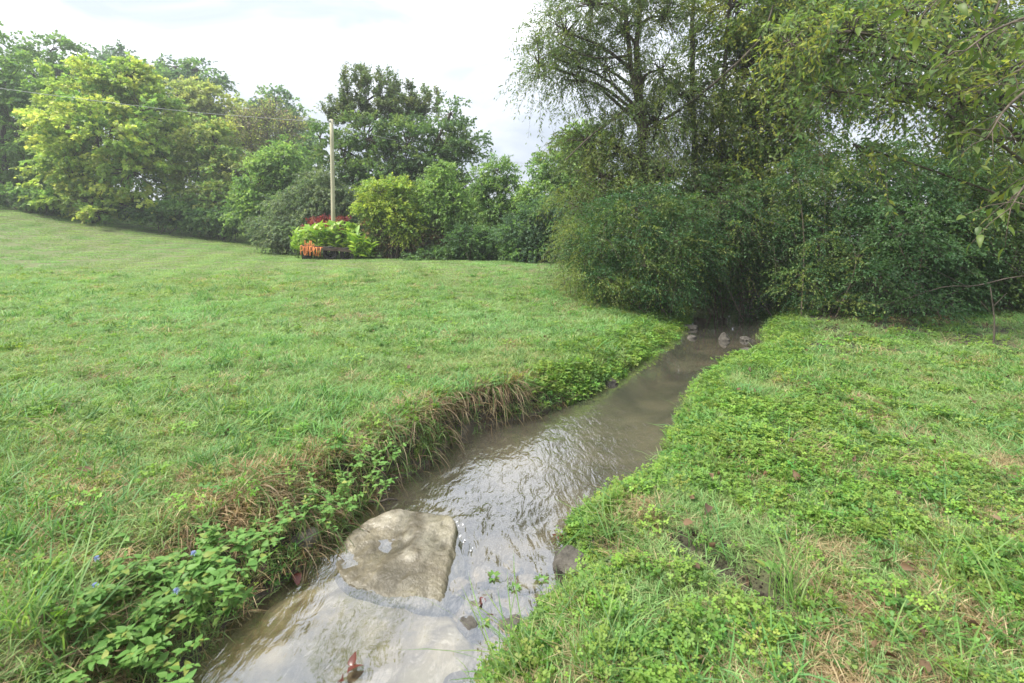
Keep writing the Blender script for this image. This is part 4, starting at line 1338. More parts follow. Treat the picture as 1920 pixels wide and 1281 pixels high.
lump_rock('rock', 'grey rounded rock half buried in the left bank above the boulder', 572, 1012, 0.08, (0.07, 0.055, 0.05), M_mudrock2, 1, 'stones at the water edge')
lump_rock('rock', 'upright pointed rock standing in the far part of the creek', 1358, 636, 0.02, (0.09, 0.07, 0.12), M_mudrock, 2, pointed=0.75)
lump_rock('rock', 'low grey rock left of the pointed rock', 1297, 634, 0.0, (0.10, 0.07, 0.05), M_mudrock, 3)
lump_rock('rock', 'small dark rock right of the pointed rock at the bank tip', 1397, 638, 0.0, (0.09, 0.08, 0.07), M_mudrock, 4)
lump_rock('rock', 'flat dark rock at the foot of the bush on the far left bank', 1287, 614, 0.02, (0.24, 0.18, 0.055), M_mudrock, 5)
lump_rock('rock', 'reddish brown mud stone at the left water edge beyond the dead grass', 1143, 717, 0.0, (0.14, 0.1, 0.055), M_mudrock, 6, 'stones at the water edge')
lump_rock('rock', 'brown stone at the right water edge near the muddy cove', 1404, 660, 0.0, (0.13, 0.09, 0.06), M_mudrock, 7, 'stones at the water edge')
lump_rock('rock', 'brown flat stone peeking from the water by the right bank', 1190, 908, 0.0, (0.07, 0.06, 0.025), M_mudrock, 8, 'stones at the water edge')
lump_rock('rock', 'dark wrinkled stone under the grass at the right bank riffle', 1072, 1055, 0.0, (0.10, 0.09, 0.05), M_mudrock, 9, 'stones at the water edge')
rr = np.random.default_rng(8)
cobble_mats = [noise_material('tan_cobble', (0.10, 0.085, 0.06), (0.26, 0.22, 0.16), 12, 0.5, 0.5), M_mudrock, M_mudrock2]
ORD = ['first', 'second', 'third', 'fourth', 'fifth', 'sixth', 'seventh', 'eighth', 'ninth', 'tenth', 'eleventh', 'twelfth', 'thirteenth', 'fourteenth']
for k, (u, v) in enumerate(sorted([(905, 1080), (940, 1100), (960, 1065), (990, 1095), (1020, 1070), (1035, 1110), (900, 1135), (935, 1150), (985, 1140), (1060, 1095), (880, 1175), (960, 1180), (1010, 1150), (860, 1100)])):
    s_ = 0.035 + 0.03 * rr.random()
    lump_rock('cobble', ('pale tan', 'dark brown', 'grey')[k % 3] + ' cobble in the riffle right of the boulder, ' + ORD[k] + ' from the left', u, v, -0.085 + 0.02 * rr.random(), (s_ * 1.3, s_, s_ * 0.6), cobble_mats[k % 3], 20 + k, 'cobbles in the riffle', 'cobble')
for k, (u, v) in enumerate([(1140, 1075), (1155, 1060), (1172, 1082), (1160, 1098), (1185, 1070), (1130, 1092), (1176, 1058), (1148, 1084)]):
    s_ = 0.009 + 0.008 * rr.random()
    X, Y = px_ground([(u, v)], 0.06)[0]
    lump_rock('pebble', 'tiny pale pebble on the bare gravel patch at the right water edge', u, v, ground(X, Y) + s_ * 0.4, (s_, s_, s_ * 0.7), M_rock_dry, 40 + k, 'pebbles on the right bank', 'pebble', XY=(X, Y))

# ------------------------------------------------------------------ pole and wires
M_pole = noise_material('weathered_pole', (0.30, 0.28, 0.19), (0.50, 0.47, 0.34), 6, 0.85, 0.4, stretch=(1, 1, 0.12))
M_wire = noise_material('wire', (0.35, 0.35, 0.36), (0.5, 0.5, 0.5), 30, 0.5, 0.0)
M_metal = noise_material('galvanised_metal', (0.3, 0.3, 0.3), (0.5, 0.5, 0.5), 20, 0.45, 0.1)
PY = 21.4
pb = P(626.5, 480, PY)
pb[2] = ground(pb[0], pb[1]) - 0.2
pt = P(621.5, 224, PY)
root = empty('utility_pole', tuple(pb))
tag(root, 'slim pale wooden utility pole rising behind the flower wagon', 'pole')
g = Geo()
g.tube(spline([pb - pb, (pt - pb) * 0.5, pt - pb], 8), np.linspace(0.098, 0.078, 8), 14)
add_obj('shaft', g.mesh('pole_shaft', True), M_pole, root)
g = Geo()
g.tube([pt - pb + np.array([0, -0.08, -0.12]), pt - pb + np.array([0, -0.2, -0.12])], 0.02, 8)
g.tube([pt - pb + np.array([0, -0.2, -0.17]), pt - pb + np.array([0, -0.2, -0.06])], [0.045, 0.035], 10)
add_obj('insulator', g.mesh('insulator', True), M_metal, root)
for lab, pts in (('thin overhead wire crossing the left wood to the pole', [(-500, 95, 9.5), (0, 166, 13.5), (320, 206, 17.5), (480, 220, 19.5), (622, 230, 21.2)]),
                 ('thin overhead wire sloping from the pole down to the right trees', [(622, 232, 21.2), (740, 263, 24.5), (900, 294, 30), (1010, 309, 35), (1150, 318, 45)])):
    g = Geo()
    w0 = spline([P(*q) for q in pts], 40)
    g.tube(w0 - w0[-1], 0.009, 5)
    tag(add_obj('overhead_wire', g.mesh('overhead_wire', True), M_wire, None, tuple(w0[-1])), lab, 'wire', 'overhead wires')

# ------------------------------------------------------------------ wagon, sign, cannas
M_wood = noise_material('weathered_wood', (0.05, 0.035, 0.028), (0.19, 0.14, 0.11), 12, 0.9, 0.6, stretch=(0.15, 1, 1))
M_black = noise_material('black_iron', (0.012, 0.012, 0.012), (0.04, 0.036, 0.033), 15, 0.7, 0.2)
M_tyre = noise_material('old_rubber', (0.02, 0.02, 0.02), (0.06, 0.055, 0.05), 18, 0.85, 0.3)
M_orange = noise_material('orange_paint', (0.60, 0.20, 0.06), (0.72, 0.27, 0.09), 14, 0.6, 0.15)
wl0, wl1 = P(566, 460, 19.9), P(664, 467, 20.5)
ax_ = wl1 - wl0
Lw = float(np.linalg.norm(ax_))
ex = ax_ / Lw
ey = unit(np.array([-ex[1], ex[0], 0]))
ez = np.cross(ex, ey)
Rw = np.stack([ex, ey, ez], 1)
org = (wl0 + wl1) / 2
gz0 = ground(org[0], org[1])
root = empty('flower_wagon', (org[0], org[1], gz0))
tag(root, 'old dark wooden farm wagon used as a planter at the lawn crest', 'wagon')
o3 = np.array([org[0], org[1], gz0])


def W(x, y, z):
    return org + ex * x + ey * y + ez * z - o3


for k in range(6):
    g = Geo()
    g.box(W(0.02 * (k % 2), 0.09 + k * 0.185, -0.02 + 0.006 * (k % 3)), (Lw + 0.05 * (k % 3), 0.17, 0.05), Rw)
    add_obj('plank', g.mesh('wagon_plank'), M_wood, root)
for y in (0.0, 1.12):
    g = Geo()
    g.box(W(0, y - 0.03, -0.085), (Lw - 0.02, 0.07, 0.12), Rw)
    add_obj('side_beam', g.mesh('side_beam'), M_wood, root)
for x in (-0.75, 0.1, 0.85):
    g = Geo()
    g.box(W(x, 0.55, -0.12), (0.09, 1.05, 0.08), Rw)
    add_obj('cross_beam', g.mesh('cross_beam'), M_wood, root)
g = Geo()
g.box(W(-0.82, 0.25, -0.36), (0.34, 0.3, 0.46), Rw)
add_obj('support_block', g.mesh('support_block'), M_black, root)
g = Geo()
g.box(W(-0.82, 0.9, -0.36), (0.2, 0.2, 0.46), Rw)
add_obj('support_block', g.mesh('support_block'), M_black, root)
for x in (0.08, 0.76):
    g = Geo()
    zc = gz0 + 0.27 - org[2]
    g.tube([W(x, -0.02, zc), W(x, 1.12, zc)], 0.035, 8)
    add_obj('axle', g.mesh('axle', True), M_black, root)
    for y in (0.02, 1.05):
        wr = empty('wheel', tuple(W(x, y, zc)))
        wr.parent = root
        th = np.linspace(0, 2 * math.pi, 25)
        ring = np.stack([np.cos(th), np.zeros(25), np.sin(th)], 1) @ Rw.T
        g = Geo(); g.tube(ring * 0.245, 0.05, 8, False)
        add_obj('tyre', g.mesh('tyre', True), M_tyre, wr)
        g = Geo(); g.tube(ring * 0.185, 0.02, 6, False)
        for k in range(8):
            a = k * math.pi / 4
            d_ = np.array([math.cos(a), 0, math.sin(a)]) @ Rw.T
            g.tube([d_ * 0.03, d_ * 0.185], 0.012, 5)
        g.tube([Rw[:, 1] * -0.06, Rw[:, 1] * 0.06], 0.045, 10)
        add_obj('rim', g.mesh('rim', True), M_black, wr)

# sign: cut-out letters
STROKES = {
    'h': [[(0, 0), (0, 1)], [(0, .4), (.25, .55), (.4, .4), (.42, 0)]],
    'e': [[(0, .3), (.4, .33), (.35, .52), (.15, .55), (0, .3), (.12, .03), (.42, .08)]],
    'l': [[(0, 1), (0, .1), (.15, 0)]],
    'o': [[(.2, .55), (0, .3), (.2, 0), (.42, .28), (.2, .55)]],
    'P': [[(0, 0), (0, 1), (.35, .95), (.42, .7), (.3, .5), (0, .45)]],
    'U': [[(0, 1), (.02, .2), (.2, 0), (.4, .2), (.42, 1)]],
    'M': [[(0, 0), (.05, 1), (.25, .4), (.45, 1), (.5, 0)]],
    'K': [[(0, 0), (0, 1)], [(.42, 1), (.02, .5), (.45, 0)]],
    'I': [[(0, 0), (0, 1)]],
    'N': [[(0, 0), (0, 1), (.4, 0), (.42, 1)]],
}
sl, sr = P(564, 478, 19.55), P(604, 481, 19.55)
sx_ = unit(sr - sl)
srt = empty('pumpkin_sign', tuple(sl))
tag(srt, 'orange cut-out sign reading hello PUMPKIN leaning on the wagon', 'sign')
hw = float(np.linalg.norm(sr - sl))
for word, x0, w, hgt, z0, rad in (('hello', 0.17, 0.088, 0.26, 0.34, 0.016), ('PUMPKIN', 0.0, 0.118, 0.36, 0.0, 0.021)):
    x = x0
    for ch in word:
        g = Geo()
        wid = 0.3 if ch in 'lI' else 1.0
        for st in STROKES[ch]:
            pts = np.array([sx_ * (x + px * w / 0.5 * 0.86) + np.array([0, 0, z0 + pz * hgt]) for px, pz in st])
            pl = spline(pts, max(2, len(pts) * 3)) if ch in 'heoPU' else pts
            g.tube(pl, rad, 6)
        add_obj('letter', g.mesh('letter_' + ch, True), M_orange, srt)
        x += w * wid + (0.03 if wid < 1 else 0.012)
g = Geo()
g.box(sx_ * hw * 0.5 + np.array([0, 0.03, 0.33]), (hw, 0.015, 0.025))
add_obj('rail', g.mesh('sign_rail'), M_orange, srt)


def random_leaf_material(name, cols, rough=0.45, spec=0.4, trans=0.4):
    m, N, L, out = new_mat(name)
    oi = N.new('ShaderNodeObjectInfo')
    rp = N.new('ShaderNodeValToRGB')
    while len(rp.color_ramp.elements) < len(cols):
        rp.color_ramp.elements.new(0.5)
    for i, c in enumerate(cols):
        rp.color_ramp.elements[i].position = i / max(1, len(cols) - 1)
        rp.color_ramp.elements[i].color = (*c, 1)
    L.new(oi.outputs['Random'], rp.inputs['Fac'])
    tc = N.new('ShaderNodeTexCoord')
    n = N.new('ShaderNodeTexNoise'); n.inputs['Scale'].default_value = 14; n.inputs['Detail'].default_value = 4
    L.new(tc.outputs['Object'], n.inputs['Vector'])
    mr = N.new('ShaderNodeMapRange'); mr.inputs['To Min'].default_value = 0.72; mr.inputs['To Max'].default_value = 1.28
    L.new(n.outputs['Fac'], mr.inputs['Value'])
    mx = N.new('ShaderNodeMix'); mx.data_type = 'RGBA'; mx.blend_type = 'MULTIPLY'; mx.inputs['Factor'].default_value = 1
    L.new(rp.outputs['Color'], mx.inputs['A']); L.new(mr.outputs['Result'], mx.inputs['B'])
    p = N.new('ShaderNodeBsdfPrincipled'); p.inputs['Roughness'].default_value = rough; p.inputs['Specular IOR Level'].default_value = spec
    t = N.new('ShaderNodeBsdfTranslucent')
    L.new(mx.outputs['Result'], p.inputs['Base Color']); L.new(mx.outputs['Result'], t.inputs['Color'])
    s = N.new('ShaderNodeMixShader'); s.inputs['Fac'].default_value = trans
    L.new(p.outputs['BSDF'], s.inputs[1]); L.new(t.outputs['BSDF'], s.inputs[2]); L.new(s.outputs['Shader'], out.inputs['Surface'])
    return m


def broad_leaf(name, ln, wd, curl=0.2, fold=0.18, n=6, peak=0.4, mat=None):
    """pointed leaf along +Y, face up, with a folded midrib"""
    V, Fc = [], []
    for i in range(n + 1):
        t = i / n
        w = wd * 0.5 * (math.sin(math.pi * t ** (0.5 / max(0.2, 1 - peak) * 0.75)) ** 0.85 if 0 < t < 1 else 0.02)
        y, z = ln * t, -curl * ln * t * t
        V += [(-w, y, z + fold * w), (0, y, z), (w, y, z + fold * w)]
    for i in range(n):
        a = 3 * i
        Fc += [(a, a + 1, a + 4, a + 3), (a + 1, a + 2, a + 5, a + 4)]
    g = Geo()
    g.add(V, Fc)
    me = g.mesh(name, True)
    me.materials.append(mat)
    return me


def place_leaf(me, parent, pos, d, nrm, scale, name='leaf'):
    d = Vector(d).normalized()
    nv_ = Vector(nrm)
    x = d.cross(nv_).normalized()
    z = x.cross(d)
    M_ = Matrix((x, d, z)).transposed().to_4x4()
    o = bpy.data.objects.new(name, me)
    COL.objects.link(o)
    o.parent = parent
    o.matrix_basis = Matrix.Translation(Vector(pos)) @ M_ @ Matrix.Scale(scale, 4)
    return o


M_canna = random_leaf_material('canna_leaf', [(0.18, 0.36, 0.04), (0.26, 0.44, 0.04), (0.36, 0.50, 0.05), (0.22, 0.38, 0.06)], 0.4, 0.4, 0.4)
M_stem = noise_material('green_stem', (0.09, 0.16, 0.03), (0.16, 0.24, 0.06), 20, 0.6, 0.1)
canna_leaves = [broad_leaf('canna_leaf', 0.42, 0.2, c, 0.25, 6, 0.45, M_canna) for c in (0.05, 0.3, 0.6)]
rr = np.random.default_rng(61)
for lab, u0, u1, ya, yb, ns, hs in (('bright yellow-green canna lilies growing behind the left half of the wagon', 553, 612, 20.7, 21.7, 34, 1.0),
                                    ('bright yellow-green canna lilies growing behind the right half of the wagon beside the pole', 608, 664, 20.8, 21.8, 34, 1.0),
                                    ('bright yellow-green canna lilies growing on the ground right of the wagon', 658, 697, 20.1, 21.6, 34, 0.85)):
    cb = P((u0 + u1) / 2, 480, (ya + yb) / 2)
    cb[2] = ground(cb[0], cb[1])
    root = empty('canna_lilies', tuple(cb))
    tag(root, lab, 'plant', 'canna lilies around the wagon')
    g = Geo()
    for k in range(ns):
        u = u0 + (u1 - u0) * rr.random()
        Y = ya + (yb - ya) * rr.random()
        b = P(u, 480, Y)
        b[2] = ground(b[0], b[1])
        dome = 1 - abs((u - 622) / 82) ** 2.5 * 0.45
        h = (1.16 + 0.36 * rr.random()) * dome * hs
        tip = b + np.array([0.08 * rr.normal() + 0.12 * (u - 626) / 70, 0.1 * rr.normal(), h])
        pl = spline([b, (b + tip) / 2 + 0.03 * rr.normal(size=3), tip], 6) - cb
        g.tube(pl, np.linspace(0.014, 0.006, 6), 5)
        for j in range(6):
            t = (0.12 if u > 664 else 0.3) + 0.68 * j / 5
            q = t * 5
            p = pl[int(q)] * (1 - q % 1) + pl[min(5, int(q) + 1)] * (q % 1)
            an = 6.283 * rr.random()
            d = np.array([math.cos(an), math.sin(an) * 0.8 - 0.2, 0.55 + 1.0 * rr.random()])
            place_leaf(canna_leaves[rr.integers(3)], root, p, d, (0.3 * rr.normal() - math.cos(an) * 0.5, -0.3 - 0.5 * math.sin(an) + 0.3 * rr.normal(), 0.9), 0.7 + 0.35 * rr.random())
    add_obj('stems', g.mesh('canna_stems', True), M_stem, root)
plant_tree('red_leaf_plant', 'dark red leafy plant showing above the cannas beside the pole', 'plant', 612, 22.4,
           [(595, 417, 22, 6), (642, 416, 18, 6), (618, 413, 16, 5), (612, 432, 36, 10)], 34, 7, 8, 0.10, 0.045, 0.16, [(0.15, 0.03, 0.035), (0.18, 0.05, 0.05), (0.10, 0.025, 0.03), (0.16, 0.075, 0.06)], 0.2,
           stems=12, stem_spread=0.7, trunk_r=0.012, seed=71, up=0.7, droop=0.1, normal_up=0.3, stem_names='stems', crown_name='foliage')


# ------------------------------------------------------------------ near plants
def at_px(u, v, z):
    X, Y = px_ground([(u, v)], z)[0]
    for _ in range(4):
        z = ground(X, Y)
        X, Y = px_ground([(u, v)], z)[0]
    return X, Y, z


def grass_clump(name, label, u, v, n, foot, h, w, lean, palette, seed, group, cat='grass clump', bias=(0, 0), XY=None):
    X, Y, z = at_px(u, v, 0.15) if XY is None else (XY[0], XY[1], ground(*XY))
    tmp = blade_tuft(name, n, foot, h, w, lean, palette, seed, 6, M_leaf, 0.45)
    me = tmp.data
    bpy.data.objects.remove(tmp)
    co = np.empty(len(me.vertices) * 3, np.float32)
    me.vertices.foreach_get('co', co)
    co = co.reshape(-1, 3)
    q = np.maximum(co[:, 2], 0) / h
    co[:, 0] += bias[0] * q ** 1.6 * h
    co[:, 1] += bias[1] * q ** 1.6 * h
    me.vertices.foreach_set('co', co.ravel())
    ob = add_obj(name, me, None, None, (X, Y, z))
    tag(ob, label, cat, group)
    return ob


GT = [(0.15, 0.27, 0.07), (0.18, 0.30, 0.08), (0.12, 0.24, 0.08), (0.22, 0.31, 0.10)]
TG = 'tall grass clumps on the banks'
for (lab, u, v, n, foot, h, w, lean, seed, bias) in (
        ('arching green grass clump hanging over the water beside the dead grass on the left bank', 745, 850, 60, 0.13, 0.26, 0.0055, 0.9, 1, (0.7, -0.3)),
        ('green grass clump on the left bank just before the dead grass', 690, 870, 40, 0.12, 0.2, 0.005, 0.8, 2, (0.4, -0.2)),
        ('tall upright grass clump in the bottom left corner', 90, 1235, 50, 0.14, 0.34, 0.006, 0.7, 3, (0.1, 0)),
        ('small grass clump at the left edge above the bottom left corner', 20, 1180, 30, 0.10, 0.26, 0.0055, 0.8, 4, (0.2, 0)),
        ('bright fine grass clump at the right water edge where the creek narrows', 1325, 885, 60, 0.10, 0.17, 0.004, 0.5, 5, (0, 0)),
        ('low grass clump leaning left over the riffle from the right bank', 1150, 1010, 45, 0.12, 0.19, 0.005, 1.0, 6, (-0.7, 0.1)),
        ('tall pale grass clump beside the muddy hole on the right bank', 1490, 1130, 55, 0.12, 0.27, 0.0055, 0.8, 7, (-0.1, 0)),
        ('long grass clump arching over the water at the bottom centre', 985, 1265, 50, 0.13, 0.24, 0.005, 0.9, 8, (-0.6, 0.2)),
        ('grass clump at the bottom centre right of the arching one', 1130, 1240, 45, 0.12, 0.2, 0.005, 0.9, 9, (0, 0)),
        ('coarse grass clump at the right edge of the foreground', 1850, 1120, 60, 0.18, 0.22, 0.006, 0.9, 10, (0.1, 0)),
        ('grass clump in the bottom right corner', 1740, 1240, 40, 0.14, 0.18, 0.005, 1.1, 11, (0, 0)),
        ('thin grass clump at the right water edge halfway up the creek', 1300, 790, 26, 0.08, 0.2, 0.004, 0.9, 12, (-0.5, 0)),
        ('dark grass clump by the muddy cove on the right bank', 1475, 690, 40, 0.14, 0.2, 0.006, 0.7, 13, (0, 0))):
    grass_clump('grass_clump', lab, u, v, n, foot, h, w, lean, GT, 300 + seed, TG, bias=bias)


def hanging_grass(label, line, y0, y1, n, ln, palette, seed, set_back=(0.1, 0.3)):
    """dead blades rooted on the bank top and draped over its edge"""
    r = np.random.default_rng(seed)
    V, S, Lp, C = [], [], [], []
    nv = 0
    yv = y0 + (y1 - y0) * r.random(n)
    clump = np.sin(yv * 23 + seed) * 0.5 + 0.5
    xe = np.interp(yv, line[:, 1], line[:, 0])
    i = np.searchsorted(line[:, 1], yv).clip(2, len(line) - 3)
    tg = unit(line[i + 2] - line[i - 2])
    nrm = np.stack([-tg[:, 1], tg[:, 0]], 1)
    sb = set_back[0] + (set_back[1] - set_back[0]) * r.random(n)
    bx = xe + nrm[:, 0] * sb
    by = yv + nrm[:, 1] * sb
    bz = terrain(bx, by)
    ow = np.array([bx.mean(), by.mean(), bz.mean()])
    pal = np.array(palette)
    for k in range(n):
        out = np.array([-nrm[k, 0] + 0.8 * r.normal(), -nrm[k, 1] + 0.8 * r.normal(), 0])
        out = unit(out)
        L_ = ln * (0.45 + 0.8 * r.random()) * (0.7 + 0.5 * clump[k])
        sd_ = unit(np.array([-out[1], out[0], 0.3 * r.normal()]))
        w = 0.0028 + 0.0022 * r.random()
        up_ = 0.35 + 0.5 * r.random()
        p = np.array([bx[k], by[k], bz[k] - 0.01])
        c = pal[r.integers(len(pal))] * (0.75 + 0.5 * r.random())
        dirv = unit(out * 0.8 + np.array([0, 0, up_]))
        seg = 6
        for j in range(seg + 1):
            ww = w * (1 - j / seg * 0.6)
            q = p - ow
            if j < seg:
                V += [q - sd_ * ww, q + sd_ * ww]
            else:
                V += [q]
            p = p + dirv * L_ / seg
            dirv = unit(dirv + np.array([0, 0, -0.42]) + 0.08 * r.normal(size=3))
        for j in range(seg - 1):
            Lp += [nv + 2 * j, nv + 2 * j + 1, nv + 2 * j + 3, nv + 2 * j + 2]
            S.append(4)
            C.append(c)
        Lp += [nv + 2 * seg - 2, nv + 2 * seg - 1, nv + 2 * seg]
        S.append(3)
        C.append(c)
        nv += 2 * seg + 1
    me = mesh_from('dead_grass', np.array(V), S, Lp, True)
    face_color(me, np.array(C))
    ob = add_obj('dead_grass_clump', me, M_leaf, None, tuple(ow))
    tag(ob, label, 'dead grass', 'dead grass hanging from the left bank')


DEAD = [(0.26, 0.19, 0.12), (0.20, 0.145, 0.09), (0.36, 0.29, 0.19), (0.15, 0.105, 0.07), (0.30, 0.24, 0.14), (0.10, 0.17, 0.05)]
hanging_grass('thick brown dead grass hanging over the left bank, farthest of the tufts', EL, 4.45, 4.85, 480, 0.30, DEAD, 1, (0.0, 0.28))
hanging_grass('brown dead grass hanging beside the green arching clump on the left bank', EL, 3.95, 4.4, 400, 0.27, DEAD, 2, (0.0, 0.28))
hanging_grass('mixed dead grass on the left bank left of the arching green clump', EL, 3.45, 3.95, 300, 0.26, DEAD + [(0.12, 0.2, 0.06)] * 3, 3, (0.0, 0.28))
hanging_grass('straw and green blades on the left bank above the stick in the water', EL, 3.0, 3.45, 280, 0.24, DEAD + [(0.12, 0.2, 0.06)] * 4, 4, (0.0, 0.28))
hanging_grass('dry straw on the left bank behind the half-buried grey rock', EL, 2.6, 3.0, 320, 0.24, DEAD + [(0.12, 0.2, 0.06)] * 3, 5, (0.02, 0.3))
hanging_grass('dry straw on the left bank above the flowering plants', EL, 2.05, 2.6, 200, 0.2, DEAD + [(0.12, 0.2, 0.06)] * 4, 6, (0.25, 0.5))

# flowering plants in the lower left
M_mint = random_leaf_material('mistflower_leaf', [(0.11, 0.25, 0.055), (0.14, 0.29, 0.065), (0.18, 0.33, 0.075), (0.12, 0.26, 0.055), (0.15, 0.29, 0.065), (0.12, 0.24, 0.055), (0.30, 0.34, 0.08)], 0.5, 0.3, 0.38)
M_blue = noise_material('blue_petals', (0.26, 0.32, 0.55), (0.45, 0.52, 0.75), 60, 0.7, 0.2)
mint = [broad_leaf('mistflower_leaf', 0.038, 0.022, c, 0.25, 5, 0.35, M_mint) for c in (0.1, 0.35)]
rr = np.random.default_rng(88)
fl_geo = Geo()
for k in range(46):
    d = unit(rr.normal(size=3) + np.array([0, 0, 0.7]))
    fl_geo.tube([d * 0.002, d * 0.012], [0.0013, 0.0008], 3)
flower_me = fl_geo.mesh('mistflower_head')
flower_me.materials.append(M_blue)
spots = [('leafy mistflower plant at the waterside just left of the floating reddish debris', 395, 1105, 1), ('broad leafy mistflower plant with two blue flower heads in the middle of the patch', 300, 1120, 2),
         ('leafy mistflower plant at the left back of the patch', 225, 1110, 1), ('large-leaved mistflower plant at the front of the patch', 250, 1200, 0),
         ('mistflower plant overhanging the water at the front of the patch', 345, 1175, 1), ('low mistflower plant near the bottom edge of the picture', 190, 1250, 0),
         ('low mistflower plant between the patch and the tall corner grass', 150, 1180, 1), ('small mistflower plant highest on the bank by the straw', 430, 1065, 1),
         ('mistflower plant at the bottom edge beside the water', 285, 1265, 0), ('mistflower plant between the front large-leaved one and the waterside one', 320, 1140, 0),
         ('mistflower plant behind the patch at the edge of the straw', 350, 1060, 1), ('mistflower plant left of the two-flowered one', 200, 1150, 0), ('yellowish mistflower plant in the upper right of the patch', 420, 1090, 0)]
spots += [('leafy vine weed on the left bank just above the stick in the water', 650, 930, 0), ('leafy vine weed at the left water edge beside the boulder top', 640, 965, 0),
          ('low leafy weed left of the half-buried grey rock', 520, 1020, 0), ('leafy weed on the left bank under the mixed dead grass', 700, 880, 0)]
for lab, u, v, nf in spots:
    X, Y, z = at_px(u, v, 0.2)
    mist = 'mistflower' in lab
    root = empty('mistflower_plant' if mist else 'bank_weed', (X, Y, z))
    tag(root, lab, 'plant' if mist else 'weed', 'mistflower plants on the left bank' if mist else 'weeds on the left bank')
    g = Geo()
    for s_ in range(11):
        a = 6.283 * rr.random()
        lean = 0.07 + 0.08 * rr.random()
        h = 0.08 + 0.07 * rr.random()
        b = np.array([0.075 * rr.normal(), 0.075 * rr.normal(), -0.02])
        tip = b + np.array([math.cos(a) * lean, math.sin(a) * lean, h])
        pl = spline([b, b * 0.6 + tip * 0.4 + np.array([0, 0, 0.04]), tip], 9)
        g.tube(pl, np.linspace(0.0025, 0.0014, 9), 5)
        for j in range(3, 9):
            aa = a + (1.57 if j % 2 else 0) + 0.3 * rr.normal()
            for sgn in (1, -1):
                d = np.array([math.cos(aa) * sgn, math.sin(aa) * sgn, 0.15 + 0.25 * rr.random()])
                sc = (0.7 + 0.5 * rr.random()) * (1.05 if j < 8 else 0.6) * (1.0 if mist else 0.75)
                place_leaf(mint[rr.integers(2)], root, pl[j] + 0.002, d, (0.25 * rr.normal(), 0.25 * rr.normal(), 1), sc)
        if s_ < nf:
            f_ = add_obj('flower', flower_me, None, root, tuple(pl[-1] + np.array([0, 0, 0.012])))
            f_.rotation_euler = (0, 0, rr.random() * 6)
    add_obj('stems', g.mesh('mistflower_stems', True), M_stem, root)

# broad weeds standing in the lawn, and water weeds
for lab, u, v, sc in (('small pale water weed in the riffle nearest the boulder', 925, 1085, 0.6), ('small pale water weed in the middle of the riffle', 965, 1105, 0.6), ('small pale water weed at the right side of the riffle', 1015, 1090, 0.6), ('tiny water weed in the shallows below the boulder', 905, 1165, 0.5), ('small broad-leaved weed rosette standing alone in the middle of the lawn', 432, 655, 1.5), ('leafy weed at the right bank of the riffle by the pebbles', 1095, 1085, 0.9), ('broad-leaved weed in the shade by the muddy hole', 1440, 1075, 1.0)):
    X, Y, z = at_px(u, v, 0.3)
    water = 'water weed' in lab
    if water:
        X, Y = px_ground([(u, v)], -0.04)[0]
        z = float(water_z(Y)) - 0.02
    root = empty('water_weed' if water else 'broad_weed', (X, Y, z))
    tag(root, lab, 'weed')
    for k in range(9):
        a = k * 2.4
        place_leaf(mint[k % 2], root, (0.01 * math.cos(a), 0.01 * math.sin(a), 0.02), (math.cos(a), math.sin(a), 0.35 + 0.5 * rr.random()), (0.1, 0.1, 1), sc * (0.9 + 0.8 * rr.random()))

# ------------------------------------------------------------------ fallen leaves, sticks, foam
M_dead = random_leaf_material('fallen_leaf', [(0.10, 0.06, 0.035), (0.17, 0.11, 0.06), (0.07, 0.045, 0.03), (0.22, 0.155, 0.09), (0.12, 0.055, 0.03)], 0.7, 0.3, 0.15)
M_red = random_leaf_material('wet_red_leaf', [(0.11, 0.03, 0.025), (0.16, 0.045, 0.03), (0.07, 0.03, 0.025)], 0.3, 0.5, 0.1)
dead_me = [broad_leaf('fallen_leaf', 0.06, 0.04, 0.5, 0.6, 5, 0.4, M_dead), broad_leaf('fallen_leaf', 0.05, 0.03, -0.5, 0.5, 5, 0.4, M_dead)]
red_me = [broad_leaf('wet_leaf', 0.06, 0.04, 0.4, 0.4, 5, 0.4, M_red)]


def fallen(me, X, Y, z, sc, label, group, name='fallen_leaf'):
    o = bpy.data.objects.new(name, me)
    COL.objects.link(o)
    o.location = (X, Y, z)
    o.rotation_euler = (0.5 * rr.normal(), 0.5 * rr.normal(), 6.283 * rr.random())
    o.scale = (sc, sc, sc)
    tag(o, label, 'leaf', group)


for (u, v) in [(1500, 915), (1750, 845), (1840, 1200), (1640, 1225), (1660, 1255), (1330, 965), (1555, 945), (1480, 840), (1380, 740), (1600, 760), (1700, 700), (1560, 690), (1760, 730), (1820, 760), (1440, 900), (1330, 1045), (1700, 980),
               (1250, 1190), (1300, 1240), (1880, 940), (1400, 1000), (1600, 880), (1690, 1080)]:
    X, Y, z = at_px(u, v, 0.25)
    fallen(dead_me[rr.integers(2)], X, Y, z + 0.05, 0.5 + 0.45 * rr.random() + 0.06 * Y, 'curled brown fallen leaf lying in the grass of the right bank', 'fallen leaves on the right bank')
for (u, v) in [(172, 895), (330, 715), (470, 560), (430, 820), (610, 745), (280, 640), (560, 620)]:
    X, Y, z = at_px(u, v, 0.4)
    fallen(dead_me[rr.integers(2)], X, Y, z + 0.045, 0.8 + 0.5 * rr.random() + 0.05 * Y, 'small brown fallen leaf lying on the mown left lawn', 'fallen leaves on the left lawn')
for (u, v) in [(545, 1060), (565, 1052), (580, 1045), (530, 1072), (555, 1070), (505, 1085), (640, 985), (655, 975), (480, 1095), (590, 1038)]:
    X, Y = px_ground([(u, v)], 0.0)[0]
    fallen(red_me[0], X, Y, max(ground(X, Y), float(water_z(Y))) + 0.018, 0.8 + 0.5 * rr.random(), 'wet dark red leaf caught at the left water edge beside the boulder', 'wet leaves at the left water edge', 'wet_leaf')
